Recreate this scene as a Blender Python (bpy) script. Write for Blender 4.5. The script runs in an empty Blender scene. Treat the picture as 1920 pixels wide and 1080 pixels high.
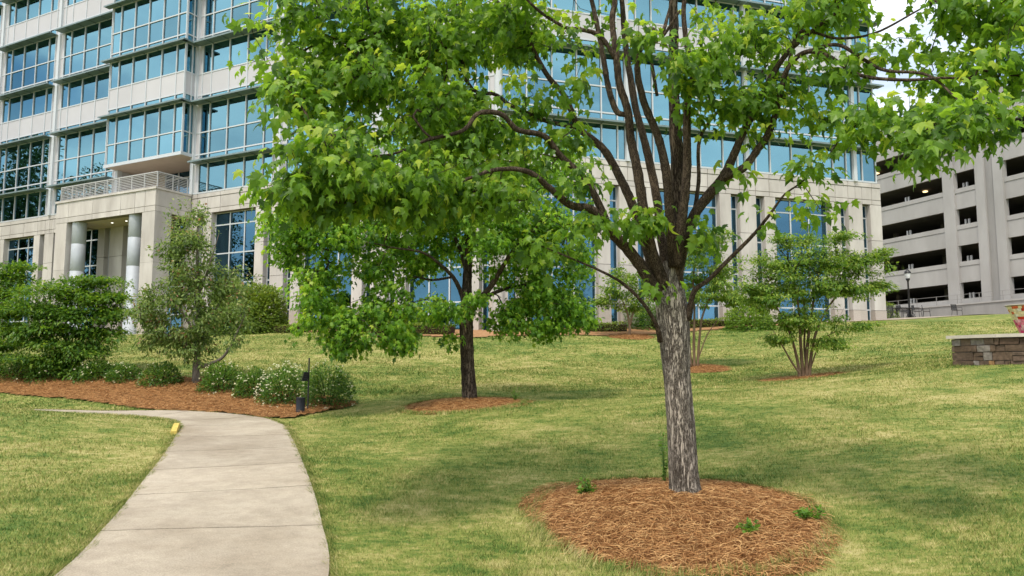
import bpy, math, random
import numpy as np
from mathutils import Vector, Matrix
rng = np.random.default_rng(7)
random.seed(7)
sc = bpy.context.scene
COL = sc.collection
R = math.radians
# ------------------------------------------------------------------ camera
EYE = np.array([0.0, 0.0, 1.6])
PITCH = R(5.75)
FPX = 1440.0                      # focal length in pixels of the 1920 px wide photograph
cd = bpy.data.cameras.new('camera'); cam = bpy.data.objects.new('camera', cd); COL.objects.link(cam)
cam.location = EYE; cam.rotation_euler = (math.pi / 2 + PITCH, 0, 0)
cd.sensor_width = 36; cd.lens = FPX / 1920 * 36; cd.clip_start = 0.05; cd.clip_end = 3000
sc.camera = cam
# ------------------------------------------------------------------ sky, sun, exposure
SUN_EL, SUN_AZ = R(60), R(203)    # azimuth clockwise from +Y: the sun stands high behind the camera, a little to the left
w = bpy.data.worlds.new('World'); sc.world = w; w.use_nodes = True
nt = w.node_tree; nt.nodes.clear()
N = nt.nodes.new; Lk = nt.links.new
out = N('ShaderNodeOutputWorld'); bg = N('ShaderNodeBackground'); sky = N('ShaderNodeTexSky')
sky.sky_type = 'NISHITA'; sky.sun_disc = False; sky.sun_elevation = SUN_EL; sky.sun_rotation = SUN_AZ
sky.air_density = 1.3; sky.dust_density = 1.0; sky.ozone_density = 2.0
tc = N('ShaderNodeTexCoord'); mp = N('ShaderNodeMapping'); mp.inputs['Scale'].default_value = (1, 1, 2.2)
no = N('ShaderNodeTexNoise'); no.inputs['Scale'].default_value = 2.3; no.inputs['Detail'].default_value = 7; no.inputs['Roughness'].default_value = 0.55
cr = N('ShaderNodeValToRGB'); cr.color_ramp.elements[0].position = 0.33; cr.color_ramp.elements[1].position = 0.54
cn = N('ShaderNodeTexNoise'); cn.inputs['Scale'].default_value = 5; cn.inputs['Detail'].default_value = 5
cc = N('ShaderNodeValToRGB'); cc.color_ramp.elements[0].color = (6.0, 6.6, 7.4, 1); cc.color_ramp.elements[1].color = (10.5, 10.6, 10.8, 1)
cc.color_ramp.elements[0].position = 0.35; cc.color_ramp.elements[1].position = 0.62
mx = N('ShaderNodeMix'); mx.data_type = 'RGBA'
Lk(tc.outputs['Generated'], mp.inputs['Vector']); Lk(mp.outputs['Vector'], no.inputs['Vector']); Lk(mp.outputs['Vector'], cn.inputs['Vector'])
Lk(no.outputs['Fac'], cr.inputs['Fac']); Lk(cn.outputs['Fac'], cc.inputs['Fac'])
Lk(cr.outputs['Color'], mx.inputs['Factor']); Lk(sky.outputs['Color'], mx.inputs['A']); Lk(cc.outputs['Color'], mx.inputs['B'])
Lk(mx.outputs['Result'], bg.inputs['Color']); bg.inputs['Strength'].default_value = 0.12
Lk(bg.outputs['Background'], out.inputs['Surface'])
sd = bpy.data.lights.new('sun', 'SUN'); sd.energy = 2.1; sd.angle = R(9); sd.color = (1.0, 0.91, 0.76)
sun = bpy.data.objects.new('sun', sd); COL.objects.link(sun)
sdir = Vector((math.sin(SUN_AZ) * math.cos(SUN_EL), math.cos(SUN_AZ) * math.cos(SUN_EL), math.sin(SUN_EL)))
sun.rotation_euler = sdir.to_track_quat('Z', 'Y').to_euler(); sun.location = sdir * 60
vs = sc.view_settings; vs.view_transform = 'Standard'; vs.look = 'None'; vs.gamma = 1; vs.exposure = 0.62; vs.use_curve_mapping = False
cy = sc.cycles; cy.use_denoising = True; cy.max_bounces = 5; cy.transparent_max_bounces = 6; cy.diffuse_bounces = 3; cy.glossy_bounces = 3; cy.caustics_reflective = False; cy.caustics_refractive = False
cy.sample_clamp_indirect = 6; cy.use_adaptive_sampling = True; cy.adaptive_threshold = 0.02
# ------------------------------------------------------------------ projection helpers (planning: pixel + distance -> place)
CP, SP = math.cos(PITCH), math.sin(PITCH)
def ray(px, py):
    rx, ry = (px - 960) / FPX, (540 - py) / FPX
    return np.array([rx, CP - ry * SP, SP + ry * CP])
def at(px, py, D):
    d = ray(px, py); return EYE + d * (D / d[1])
def pix(P):
    v = np.asarray(P, float) - EYE
    f = v[..., 1] * CP + v[..., 2] * SP; u = -v[..., 1] * SP + v[..., 2] * CP
    f = np.where(np.abs(f) < 1e-6, 1e-6, f)
    return 960 + FPX * v[..., 0] / f, 540 - FPX * u / f, f
# ------------------------------------------------------------------ object helpers
WLOC = {}
def tag(o, label=None, cat=None, group=None, kind=None):
    if label: o['label'] = label
    if cat: o['category'] = cat
    if group: o['group'] = group
    if kind: o['kind'] = kind
    return o
def put(o, parent=None, loc=(0, 0, 0)):
    loc = Vector(loc); COL.objects.link(o); WLOC[o.name] = loc
    if parent is not None:
        o.parent = parent; o.location = loc - WLOC[parent.name]
    else:
        o.location = loc
    return o
def empty(name, loc):
    o = bpy.data.objects.new(name, None); o.empty_display_size = 0.3
    return put(o, None, loc)
def mesh_np(name, V, F, mat=None, attrs=None, smooth=False):
    """V (n,3), F (m,k) uniform faces."""
    V = np.asarray(V, np.float32); F = np.asarray(F, np.int32)
    me = bpy.data.meshes.new(name); n, (m, k) = len(V), F.shape
    me.vertices.add(n); me.vertices.foreach_set('co', V.ravel())
    me.loops.add(m * k); me.loops.foreach_set('vertex_index', F.ravel())
    me.polygons.add(m); me.polygons.foreach_set('loop_start', np.arange(0, m * k, k, dtype=np.int32))
    me.polygons.foreach_set('loop_total', np.full(m, k, np.int32))
    me.polygons.foreach_set('use_smooth', np.full(m, smooth, bool))
    for nm, val in (attrs or {}).items():
        a = me.attributes.new(nm, 'FLOAT', 'POINT'); a.data.foreach_set('value', np.asarray(val, np.float32))
    if mat: me.materials.append(mat)
    me.update(); me.validate()
    return me
def obj(name, me, parent=None, loc=(0, 0, 0)):
    return put(bpy.data.objects.new(name, me), parent, loc)
BOXF = np.array([[0, 3, 2, 1], [4, 5, 6, 7], [0, 1, 5, 4], [1, 2, 6, 5], [2, 3, 7, 6], [3, 0, 4, 7]])
class MB:
    """collects quads of boxes and tubes into one mesh (world coordinates)"""
    def __init__(s): s.V = []; s.F = []; s.n = 0
    def add(s, V, F):
        V = np.asarray(V, float); s.V.append(V); s.F.append(np.asarray(F) + s.n); s.n += len(V); return s
    def box8(s, P): return s.add(P, BOXF)
    def box(s, c, d, rz=0.0):
        x, y, z = np.array(d) / 2
        P = np.array([[-x, -y, -z], [x, -y, -z], [x, y, -z], [-x, y, -z], [-x, -y, z], [x, -y, z], [x, y, z], [-x, y, z]])
        cz, sz = math.cos(rz), math.sin(rz)
        P = P @ np.array([[cz, sz, 0], [-sz, cz, 0], [0, 0, 1]]) + np.array(c)
        return s.add(P, BOXF)
    def tube(s, pts, rad, sides=8, cap=True, rough=0.0):
        pts = np.asarray(pts, float); n = len(pts); rad = np.broadcast_to(rad, (n,))
        T = np.gradient(pts, axis=0); T /= np.linalg.norm(T, axis=1)[:, None] + 1e-9
        ref = np.array([1.0, 0, 0]) if abs(T[0][0]) < 0.8 else np.array([0, 1.0, 0])
        rings = []; u = ref
        for i in range(n):
            u = u - T[i] * (u @ T[i]); u /= np.linalg.norm(u) + 1e-9; v = np.cross(T[i], u)
            a = np.arange(sides) * 2 * math.pi / sides
            r = rad[i] * (1 + (rng.normal(0, rough, sides) if rough else 0))
            rings.append(pts[i] + (np.cos(a) * r)[:, None] * u + (np.sin(a) * r)[:, None] * v)
        V = np.concatenate(rings); i = np.arange(n - 1)[:, None] * sides; j = np.arange(sides)[None]; j2 = (j + 1) % sides
        F = np.stack([i + j, i + j2, i + j2 + sides, i + j + sides], -1).reshape(-1, 4)
        if cap:
            V = np.concatenate([V, pts[:1], pts[-1:]]); c0, c1 = n * sides, n * sides + 1
            jj = np.arange(0, sides, 2)
            F = np.concatenate([F, np.stack([np.full(len(jj), c0), (jj + 2) % sides, jj + 1, jj], -1),
                                np.stack([np.full(len(jj), c1), (n - 1) * sides + jj, (n - 1) * sides + jj + 1, (n - 1) * sides + (jj + 2) % sides], -1)])
        return s.add(V, F)
    def lathe(s, c, prof, sides=16):
        """prof: (r, z) list; axis +Z at c"""
        c = np.asarray(c, float); n = len(prof); a = np.arange(sides) * 2 * math.pi / sides
        V = np.concatenate([c + np.stack([np.cos(a) * r, np.sin(a) * r, np.full(sides, z)], -1) for r, z in prof])
        i = np.arange(n - 1)[:, None] * sides; j = np.arange(sides)[None]; j2 = (j + 1) % sides
        return s.add(V, np.stack([i + j, i + j2, i + j2 + sides, i + j + sides], -1).reshape(-1, 4))
    def build(s, name, mat, parent=None, loc=None, smooth=False, kind=None):
        V = np.concatenate(s.V); F = np.concatenate(s.F)
        if loc is None: loc = WLOC[parent.name] if parent is not None else (0, 0, 0)
        o = obj(name, mesh_np(name, V - np.array(loc), F, mat, smooth=smooth), parent, loc)
        if kind: o['kind'] = kind
        return o
# ------------------------------------------------------------------ materials
def mat(name, col, rough=0.7, spec=0.3, metal=0.0, vary=0.0, scale=6.0, bump=0.0, bscale=40.0, col2=None, detail=6, stretch=(1, 1, 1), rand=0.0):
    m = bpy.data.materials.new(name); m.use_nodes = True; t = m.node_tree; b = t.nodes['Principled BSDF']
    b.inputs['Roughness'].default_value = rough; b.inputs['Specular IOR Level'].default_value = spec; b.inputs['Metallic'].default_value = metal
    b.inputs['Base Color'].default_value = (*col, 1)
    g = t.nodes.new('ShaderNodeNewGeometry'); mpn = t.nodes.new('ShaderNodeMapping'); mpn.inputs['Scale'].default_value = stretch
    t.links.new(g.outputs['Position'], mpn.inputs['Vector'])
    if vary or col2:
        n = t.nodes.new('ShaderNodeTexNoise'); n.inputs['Scale'].default_value = scale; n.inputs['Detail'].default_value = detail; n.inputs['Roughness'].default_value = 0.6
        t.links.new(mpn.outputs['Vector'], n.inputs['Vector'])
        r = t.nodes.new('ShaderNodeValToRGB'); r.color_ramp.elements[0].position = 0.32; r.color_ramp.elements[1].position = 0.68
        c2 = col2 if col2 else tuple(min(1, c * (1 + vary)) for c in col); c1 = col if col2 else tuple(c * (1 - vary) for c in col)
        r.color_ramp.elements[0].color = (*c1, 1); r.color_ramp.elements[1].color = (*c2, 1)
        t.links.new(n.outputs['Fac'], r.inputs['Fac']); src = r.outputs['Color']
        if rand:
            oi = t.nodes.new('ShaderNodeObjectInfo'); hs = t.nodes.new('ShaderNodeHueSaturation'); mr = t.nodes.new('ShaderNodeMapRange')
            mr.inputs['To Min'].default_value = 1 - rand; mr.inputs['To Max'].default_value = 1 + rand
            t.links.new(oi.outputs['Random'], mr.inputs['Value']); t.links.new(mr.outputs['Result'], hs.inputs['Value']); t.links.new(src, hs.inputs['Color']); src = hs.outputs['Color']
        t.links.new(src, b.inputs['Base Color'])
    if bump:
        n2 = t.nodes.new('ShaderNodeTexNoise'); n2.inputs['Scale'].default_value = bscale; n2.inputs['Detail'].default_value = 5
        bm = t.nodes.new('ShaderNodeBump'); bm.inputs['Strength'].default_value = bump; bm.inputs['Distance'].default_value = 0.02
        t.links.new(mpn.outputs['Vector'], n2.inputs['Vector']); t.links.new(n2.outputs['Fac'], bm.inputs['Height']); t.links.new(bm.outputs['Normal'], b.inputs['Normal'])
    return m
def leafmat(name, stops, trans=0.4, rough=0.42, spec=0.35):
    """foliage: colour ramp over the per-leaf value 'v', light passing through the blade"""
    m = bpy.data.materials.new(name); m.use_nodes = True; t = m.node_tree; b = t.nodes['Principled BSDF']; o = t.nodes['Material Output']
    a = t.nodes.new('ShaderNodeAttribute'); a.attribute_name = 'v'
    r = t.nodes.new('ShaderNodeValToRGB'); e = r.color_ramp.elements
    while len(e) < len(stops): e.new(0.5)
    for k, (p, c) in enumerate(stops): e[k].position = p; e[k].color = (*c, 1)
    t.links.new(a.outputs['Fac'], r.inputs['Fac']); t.links.new(r.outputs['Color'], b.inputs['Base Color'])
    b.inputs['Roughness'].default_value = rough; b.inputs['Specular IOR Level'].default_value = spec
    tr = t.nodes.new('ShaderNodeBsdfTranslucent'); h = t.nodes.new('ShaderNodeHueSaturation'); h.inputs['Hue'].default_value = 0.485; h.inputs['Saturation'].default_value = 1.05; h.inputs['Value'].default_value = 2.0
    t.links.new(r.outputs['Color'], h.inputs['Color']); t.links.new(h.outputs['Color'], tr.inputs['Color'])
    ms = t.nodes.new('ShaderNodeMixShader'); ms.inputs['Fac'].default_value = trans
    t.links.new(b.outputs['BSDF'], ms.inputs[1]); t.links.new(tr.outputs['BSDF'], ms.inputs[2]); t.links.new(ms.outputs['Shader'], o.inputs['Surface'])
    return m
def barkmat(name, dark, light, scale, stretch, thr=(0.42, 0.62), bump=0.8):
    m = bpy.data.materials.new(name); m.use_nodes = True; t = m.node_tree; b = t.nodes['Principled BSDF']; b.inputs['Roughness'].default_value = 0.9; b.inputs['Specular IOR Level'].default_value = 0.15
    g = t.nodes.new('ShaderNodeNewGeometry'); mp_ = t.nodes.new('ShaderNodeMapping'); mp_.inputs['Scale'].default_value = stretch; t.links.new(g.outputs['Position'], mp_.inputs['Vector'])
    v = t.nodes.new('ShaderNodeTexVoronoi'); v.feature = 'DISTANCE_TO_EDGE'; v.inputs['Scale'].default_value = scale
    n = t.nodes.new('ShaderNodeTexNoise'); n.inputs['Scale'].default_value = scale * 0.8; n.inputs['Detail'].default_value = 8; n.inputs['Roughness'].default_value = 0.7
    dn = t.nodes.new('ShaderNodeMix'); dn.data_type = 'RGBA'; dn.inputs['Factor'].default_value = 0.25
    t.links.new(mp_.outputs['Vector'], n.inputs['Vector']); t.links.new(mp_.outputs['Vector'], dn.inputs['A']); t.links.new(n.outputs['Color'], dn.inputs['B']); t.links.new(dn.outputs['Result'], v.inputs['Vector'])
    mr = t.nodes.new('ShaderNodeMapRange'); mr.inputs['From Max'].default_value = 0.22; t.links.new(v.outputs['Distance'], mr.inputs['Value'])
    mm = t.nodes.new('ShaderNodeMath'); mm.operation = 'MULTIPLY'; t.links.new(mr.outputs['Result'], mm.inputs[0])
    n2 = t.nodes.new('ShaderNodeTexNoise'); n2.inputs['Scale'].default_value = 3.2; n2.inputs['Detail'].default_value = 6; t.links.new(g.outputs['Position'], n2.inputs['Vector'])
    m2 = t.nodes.new('ShaderNodeMapRange'); m2.inputs['From Min'].default_value = 0.36; m2.inputs['From Max'].default_value = 0.5; m2.inputs['To Min'].default_value = 0.55; t.links.new(n2.outputs['Fac'], m2.inputs['Value']); t.links.new(m2.outputs['Result'], mm.inputs[1])
    r = t.nodes.new('ShaderNodeValToRGB'); r.color_ramp.elements[0].color = (*dark, 1); r.color_ramp.elements[1].color = (*light, 1); r.color_ramp.elements[0].position = 0.12; r.color_ramp.elements[1].position = 0.85
    t.links.new(mm.outputs['Value'], r.inputs['Fac']); t.links.new(r.outputs['Color'], b.inputs['Base Color'])
    bm = t.nodes.new('ShaderNodeBump'); bm.inputs['Strength'].default_value = bump; bm.inputs['Distance'].default_value = 0.03; t.links.new(mr.outputs['Result'], bm.inputs['Height']); t.links.new(bm.outputs['Normal'], b.inputs['Normal'])
    return m
def grassmat(name, blade=False):
    """one lawn, patchy from straw to green, the same patches on the soil sheet and on the blades"""
    m = bpy.data.materials.new(name); m.use_nodes = True; t = m.node_tree; b = t.nodes['Principled BSDF']; b.inputs['Roughness'].default_value = 0.75; b.inputs['Specular IOR Level'].default_value = 0.15
    g = t.nodes.new('ShaderNodeNewGeometry')
    def noise(sc_, det=5, st=None):
        n = t.nodes.new('ShaderNodeTexNoise'); n.inputs['Scale'].default_value = sc_; n.inputs['Detail'].default_value = det; n.inputs['Roughness'].default_value = 0.62
        if st:
            q = t.nodes.new('ShaderNodeMapping'); q.inputs['Scale'].default_value = st; q.inputs['Rotation'].default_value = (0, 0, 0.5); t.links.new(g.outputs['Position'], q.inputs['Vector']); t.links.new(q.outputs['Vector'], n.inputs['Vector'])
        else: t.links.new(g.outputs['Position'], n.inputs['Vector'])
        return n.outputs['Fac']
    def math_(op, a, bb):
        q = t.nodes.new('ShaderNodeMath'); q.operation = op
        for i, x in enumerate((a, bb)):
            if isinstance(x, (int, float)): q.inputs[i].default_value = x
            else: t.links.new(x, q.inputs[i])
        return q.outputs['Value']
    big = noise(0.22, 4); mid = noise(1.3, 6); fine = noise(7.0, 4, (1, 1.9, 1)); vf = noise(38.0, 3)
    s = math_('ADD', math_('MULTIPLY', big, 0.75), math_('MULTIPLY', mid, 0.75)); s = math_('ADD', s, math_('MULTIPLY', math_('SUBTRACT', noise(3.1, 5, (0.8, 1.3, 1)), 0.5), 0.6)); s = math_('ADD', s, 0.075); s = math_('ADD', s, math_('MULTIPLY', math_('SUBTRACT', noise(1.0, 4, (0.3, 1.0, 1)), 0.5), 0.3))
    s = math_('ADD', s, math_('MULTIPLY', fine, 0.75)); s = math_('ADD', s, math_('MULTIPLY', vf, 0.35))
    if blade:
        a = t.nodes.new('ShaderNodeAttribute'); a.attribute_name = 'v'; s = math_('ADD', s, math_('MULTIPLY', a.outputs['Fac'], 0.5)); s = math_('ADD', s, -0.25)
    r = t.nodes.new('ShaderNodeValToRGB'); e = r.color_ramp.elements
    stops = [(0.375, (0.054, 0.112, 0.020)), (0.45, (0.122, 0.185, 0.036)), (0.497, (0.215, 0.245, 0.056)), (0.555, (0.355, 0.330, 0.112)), (0.64, (0.53, 0.455, 0.22))]
    while len(e) < len(stops): e.new(0.5)
    for k, (p, c) in enumerate(stops): e[k].position = p; e[k].color = (*c, 1)
    t.links.new(math_('MULTIPLY', s, 0.36), r.inputs['Fac']); t.links.new(r.outputs['Color'], b.inputs['Base Color'])
    if not blade:
        bm = t.nodes.new('ShaderNodeBump'); bm.inputs['Strength'].default_value = 0.9; bm.inputs['Distance'].default_value = 0.05
        t.links.new(math_('ADD', fine, math_('MULTIPLY', vf, 0.7)), bm.inputs['Height']); t.links.new(bm.outputs['Normal'], b.inputs['Normal'])
    return m
M = {}
M['grass'] = grassmat('grass_soil'); M['blade'] = grassmat('grass_blades', True)
M['concrete'] = mat('path_concrete', (0.31, 0.258, 0.195), 0.88, 0.15, col2=(0.46, 0.40, 0.318), scale=0.8, bump=0.35, bscale=70, detail=15, rand=0.06)
_t = M['concrete'].node_tree; _b = _t.nodes['Principled BSDF']; _src = _b.inputs['Base Color'].links[0].from_socket
_g = _t.nodes.new('ShaderNodeNewGeometry'); _v = _t.nodes.new('ShaderNodeTexNoise'); _v.inputs['Scale'].default_value = 90; _v.inputs['Detail'].default_value = 3
_s = _t.nodes.new('ShaderNodeTexNoise'); _s.inputs['Scale'].default_value = 5; _s.inputs['Detail'].default_value = 8; _s.inputs['Roughness'].default_value = 0.75
_m1 = _t.nodes.new('ShaderNodeMath'); _m1.operation = 'ADD'; _mr = _t.nodes.new('ShaderNodeMapRange'); _mr.inputs['From Min'].default_value = 0.7; _mr.inputs['From Max'].default_value = 1.25; _mr.inputs['To Min'].default_value = 0.72; _mr.inputs['To Max'].default_value = 1.16
_h = _t.nodes.new('ShaderNodeHueSaturation')
for _n in (_v, _s): _t.links.new(_g.outputs['Position'], _n.inputs['Vector'])
_t.links.new(_v.outputs['Fac'], _m1.inputs[0]); _t.links.new(_s.outputs['Fac'], _m1.inputs[1]); _t.links.new(_m1.outputs['Value'], _mr.inputs['Value']); _t.links.new(_mr.outputs['Result'], _h.inputs['Value']); _t.links.new(_src, _h.inputs['Color']); _t.links.new(_h.outputs['Color'], _b.inputs['Base Color'])
M['straw'] = mat('pine_straw_bed', (0.115, 0.055, 0.020), 0.9, 0.1, col2=(0.40, 0.205, 0.080), scale=14, bump=0.9, bscale=55, detail=8)
M['straw_far'] = mat('pine_straw_strip', (0.25, 0.13, 0.06), 0.9, 0.1, col2=(0.42, 0.25, 0.13), scale=6, bump=0.5, bscale=30)
M['needle'] = leafmat('pine_needles', [(0.0, (0.12, 0.055, 0.020)), (0.5, (0.38, 0.19, 0.072)), (1.0, (0.60, 0.38, 0.17))], 0.1, 0.7, 0.15)
M['yellow'] = mat('yellow_kerb_paint', (0.55, 0.42, 0.10), 0.7, vary=0.25, scale=20)
M['bark'] = barkmat('grey_maple_bark', (0.070, 0.055, 0.043), (0.46, 0.40, 0.335), 24, (1, 1, 0.15))
M['bark2'] = barkmat('brown_maple_bark', (0.026, 0.018, 0.012), (0.15, 0.115, 0.085), 20, (1, 1, 0.18))
M['limb'] = barkmat('dark_limb_bark', (0.022, 0.015, 0.010), (0.125, 0.092, 0.066), 26, (1, 1, 0.3), bump=0.5)
M['twig'] = mat('twig_bark', (0.035, 0.022, 0.014), 0.85, 0.15, vary=0.3, scale=20)
M['crape'] = mat('smooth_tan_bark', (0.22, 0.15, 0.095), 0.75, 0.2, col2=(0.10, 0.062, 0.038), scale=9, stretch=(1, 1, 0.2))
M['greybark'] = mat('smooth_grey_bark', (0.10, 0.085, 0.07), 0.85, 0.15, col2=(0.21, 0.18, 0.15), scale=18, stretch=(1, 1, 0.3), bump=0.4)
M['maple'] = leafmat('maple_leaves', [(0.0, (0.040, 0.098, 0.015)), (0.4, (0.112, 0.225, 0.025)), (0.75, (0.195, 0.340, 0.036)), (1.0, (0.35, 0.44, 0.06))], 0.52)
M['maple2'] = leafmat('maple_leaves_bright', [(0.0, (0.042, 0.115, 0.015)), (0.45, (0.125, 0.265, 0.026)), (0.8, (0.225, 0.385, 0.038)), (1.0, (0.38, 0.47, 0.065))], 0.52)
M['olive'] = leafmat('olive_leaves', [(0.0, (0.050, 0.095, 0.020)), (0.45, (0.135, 0.215, 0.045)), (0.8, (0.23, 0.31, 0.085)), (0.95, (0.42, 0.45, 0.20)), (1.0, (0.30, 0.17, 0.08))], 0.42)
M['fresh'] = leafmat('fresh_layered_leaves', [(0.0, (0.030, 0.088, 0.012)), (0.5, (0.088, 0.190, 0.020)), (1.0, (0.23, 0.32, 0.034))], 0.42)
M['myrtle'] = leafmat('crape_myrtle_leaves', [(0.0, (0.045, 0.115, 0.018)), (0.5, (0.140, 0.250, 0.030)), (1.0, (0.33, 0.40, 0.08))], 0.45)
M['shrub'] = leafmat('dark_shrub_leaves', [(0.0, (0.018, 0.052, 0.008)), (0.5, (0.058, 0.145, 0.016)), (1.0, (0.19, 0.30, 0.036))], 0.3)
M['boxleaf'] = leafmat('clipped_hedge_leaves', [(0.0, (0.055, 0.105, 0.014)), (0.5, (0.135, 0.215, 0.025)), (1.0, (0.28, 0.34, 0.05))], 0.3)
M['petal'] = leafmat('cream_petals', [(0.0, (0.62, 0.60, 0.38)), (1.0, (0.85, 0.84, 0.68))], 0.3)
M['weed'] = leafmat('weed_leaves', [(0.0, (0.06, 0.14, 0.02)), (1.0, (0.17, 0.32, 0.04))], 0.4)
M['stone'] = mat('pale_limestone', (0.43, 0.395, 0.37), 0.85, 0.2, col2=(0.585, 0.55, 0.52), scale=1.1, detail=10, bump=0.08, bscale=20, rand=0.07, stretch=(1, 1, 0.3))
M['granite'] = mat('granite_base', (0.38, 0.33, 0.29), 0.7, 0.3, col2=(0.50, 0.45, 0.40), scale=25, rand=0.06)
M['joint'] = mat('stone_joint', (0.20, 0.17, 0.14), 0.9)
M['white'] = mat('white_aluminium', (0.52, 0.55, 0.58), 0.4, 0.5, vary=0.04, scale=1)
M['greypanel'] = mat('grey_metal_panel', (0.49, 0.48, 0.50), 0.5, 0.4, vary=0.03, scale=0.6, rand=0.04)
M['shade'] = mat('sunshade_metal', (0.16, 0.22, 0.23), 0.45, 0.5, vary=0.08, scale=2)
M['column'] = mat('brushed_column_cladding', (0.42, 0.45, 0.49), 0.6, 0.3, metal=0.1, vary=0.05, scale=3)
M['soffit'] = mat('soffit_plaster', (0.50, 0.42, 0.35), 0.9, vary=0.05, scale=2)
M['rail'] = mat('painted_rail', (0.42, 0.42, 0.42), 0.5, 0.4, vary=0.04)
M['inner'] = mat('interior_plaster', (0.42, 0.42, 0.42), 0.9, vary=0.1, scale=0.4)
M['ceiling'] = mat('office_ceiling', (0.62, 0.62, 0.62), 0.9, vary=0.05)
M['dark'] = mat('dark_recess', (0.05, 0.05, 0.05), 0.9, vary=0.2)
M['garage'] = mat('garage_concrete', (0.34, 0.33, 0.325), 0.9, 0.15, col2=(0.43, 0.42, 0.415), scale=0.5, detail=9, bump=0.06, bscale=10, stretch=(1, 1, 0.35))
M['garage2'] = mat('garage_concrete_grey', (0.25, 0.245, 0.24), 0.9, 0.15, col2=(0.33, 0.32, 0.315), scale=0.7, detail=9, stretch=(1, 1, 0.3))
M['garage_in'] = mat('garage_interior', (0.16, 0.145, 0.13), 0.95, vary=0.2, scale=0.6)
M['black'] = mat('black_metal', (0.016, 0.016, 0.018), 0.45, 0.5, vary=0.2, scale=8)
M['navy'] = mat('black_bollard_paint', (0.010, 0.012, 0.018), 0.5, 0.3, vary=0.2, scale=9)
M['cap'] = mat('pale_cap_stone', (0.52, 0.47, 0.41), 0.85, vary=0.1, scale=4, bump=0.1)
M['mortar'] = mat('wall_mortar', (0.10, 0.085, 0.07), 0.95, vary=0.2, scale=20)
def emis(name, col, s):
    m = bpy.data.materials.new(name); m.use_nodes = True; b = m.node_tree.nodes['Principled BSDF']; b.inputs['Base Color'].default_value = (*col, 1); b.inputs['Emission Color'].default_value = (*col, 1); b.inputs['Emission Strength'].default_value = s
    return m
M['lamp'] = emis('warm_lamp', (1.0, 0.72, 0.36), 1.6); M['strip'] = emis('office_light', (1.0, 0.97, 0.9), 2.0)
def glassmat(name, refl, through, fac):
    """coated glass: tinted mirror over tinted see-through"""
    m = bpy.data.materials.new(name); m.use_nodes = True; t = m.node_tree; t.nodes.remove(t.nodes['Principled BSDF']); o = t.nodes['Material Output']
    gl = t.nodes.new('ShaderNodeBsdfGlossy'); gl.inputs['Roughness'].default_value = 0.01
    tr = t.nodes.new('ShaderNodeBsdfTransparent'); tr.inputs['Color'].default_value = (*through, 1)
    oi = t.nodes.new('ShaderNodeObjectInfo'); hs = t.nodes.new('ShaderNodeHueSaturation'); mr = t.nodes.new('ShaderNodeMapRange'); mr.inputs['To Min'].default_value = 0.8; mr.inputs['To Max'].default_value = 1.12
    hs.inputs['Color'].default_value = (*refl, 1); t.links.new(oi.outputs['Random'], mr.inputs['Value']); t.links.new(mr.outputs['Result'], hs.inputs['Value']); t.links.new(hs.outputs['Color'], gl.inputs['Color'])
    lw = t.nodes.new('ShaderNodeFresnel'); lw.inputs['IOR'].default_value = 1.5; ad = t.nodes.new('ShaderNodeMath'); ad.operation = 'ADD'; ad.use_clamp = True; ad.inputs[1].default_value = fac
    t.links.new(lw.outputs['Fac'], ad.inputs[0])
    g = t.nodes.new('ShaderNodeNewGeometry'); n = t.nodes.new('ShaderNodeTexNoise'); n.inputs['Scale'].default_value = 0.35; bm = t.nodes.new('ShaderNodeBump'); bm.inputs['Strength'].default_value = 0.02; bm.inputs['Distance'].default_value = 0.3
    t.links.new(g.outputs['Position'], n.inputs['Vector']); t.links.new(n.outputs['Fac'], bm.inputs['Height']); t.links.new(bm.outputs['Normal'], gl.inputs['Normal'])
    ms = t.nodes.new('ShaderNodeMixShader'); t.links.new(ad.outputs['Value'], ms.inputs['Fac']); t.links.new(tr.outputs['BSDF'], ms.inputs[1]); t.links.new(gl.outputs['BSDF'], ms.inputs[2]); t.links.new(ms.outputs['Shader'], o.inputs['Surface'])
    return m
M['glass'] = glassmat('blue_coated_glass', (0.20, 0.41, 0.50), (0.24, 0.46, 0.52), 0.60)
M['glass_low'] = glassmat('clearer_lobby_glass', (0.14, 0.32, 0.46), (0.18, 0.38, 0.48), 0.42)
# ------------------------------------------------------------------ terrain: a smooth sheet through surveyed points
CTRL = [at(*q) for q in [
    (1150, 1075, 5.9), (1283, 930, 7.5), (1540, 960, 7.3), (985, 995, 6.9), (1250, 903, 9.0), (1900, 1075, 5.2), (1650, 1050, 5.8), (1700, 900, 8.0), (1900, 850, 8.8),
    (1600, 790, 11.5), (1900, 722, 14.0), (1300, 760, 14.0), (1000, 800, 13.0), (760, 900, 9.0), (650, 1000, 7.0), (880, 757, 17.0), (700, 757, 18.2), (1100, 745, 18.0),
    (1790, 687, 17.5), (1920, 684, 16.2), (1510, 709, 21.0), (1650, 690, 21.0), (1320, 692, 26.0), (1180, 632, 38.0), (1100, 700, 25.0), (800, 685, 27.0), (800, 640, 36.0), (800, 616, 43.0),
    (1000, 640, 35.0), (1000, 613, 42.0), (560, 772, 17.3), (640, 766, 18.0), (430, 741, 19.7), (300, 726, 20.9), (80, 705, 22.8), (160, 710, 22.2), (0, 745, 20.5), (365, 720, 21.5),
    (300, 655, 33.0), (300, 636, 40.0), (540, 655, 31.0), (540, 620, 44.0), (120, 640, 40.0), (240, 627, 49.0), (0, 632, 52.0), (560, 690, 25.0), (1500, 640, 33.0), (1500, 604, 45.5), (1700, 640, 31.0), (1850, 625, 33.0),
    (1700, 598, 50.0), (1850, 590, 48.0), (1920, 590, 46.0), (1300, 609, 44.0)]]
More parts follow.
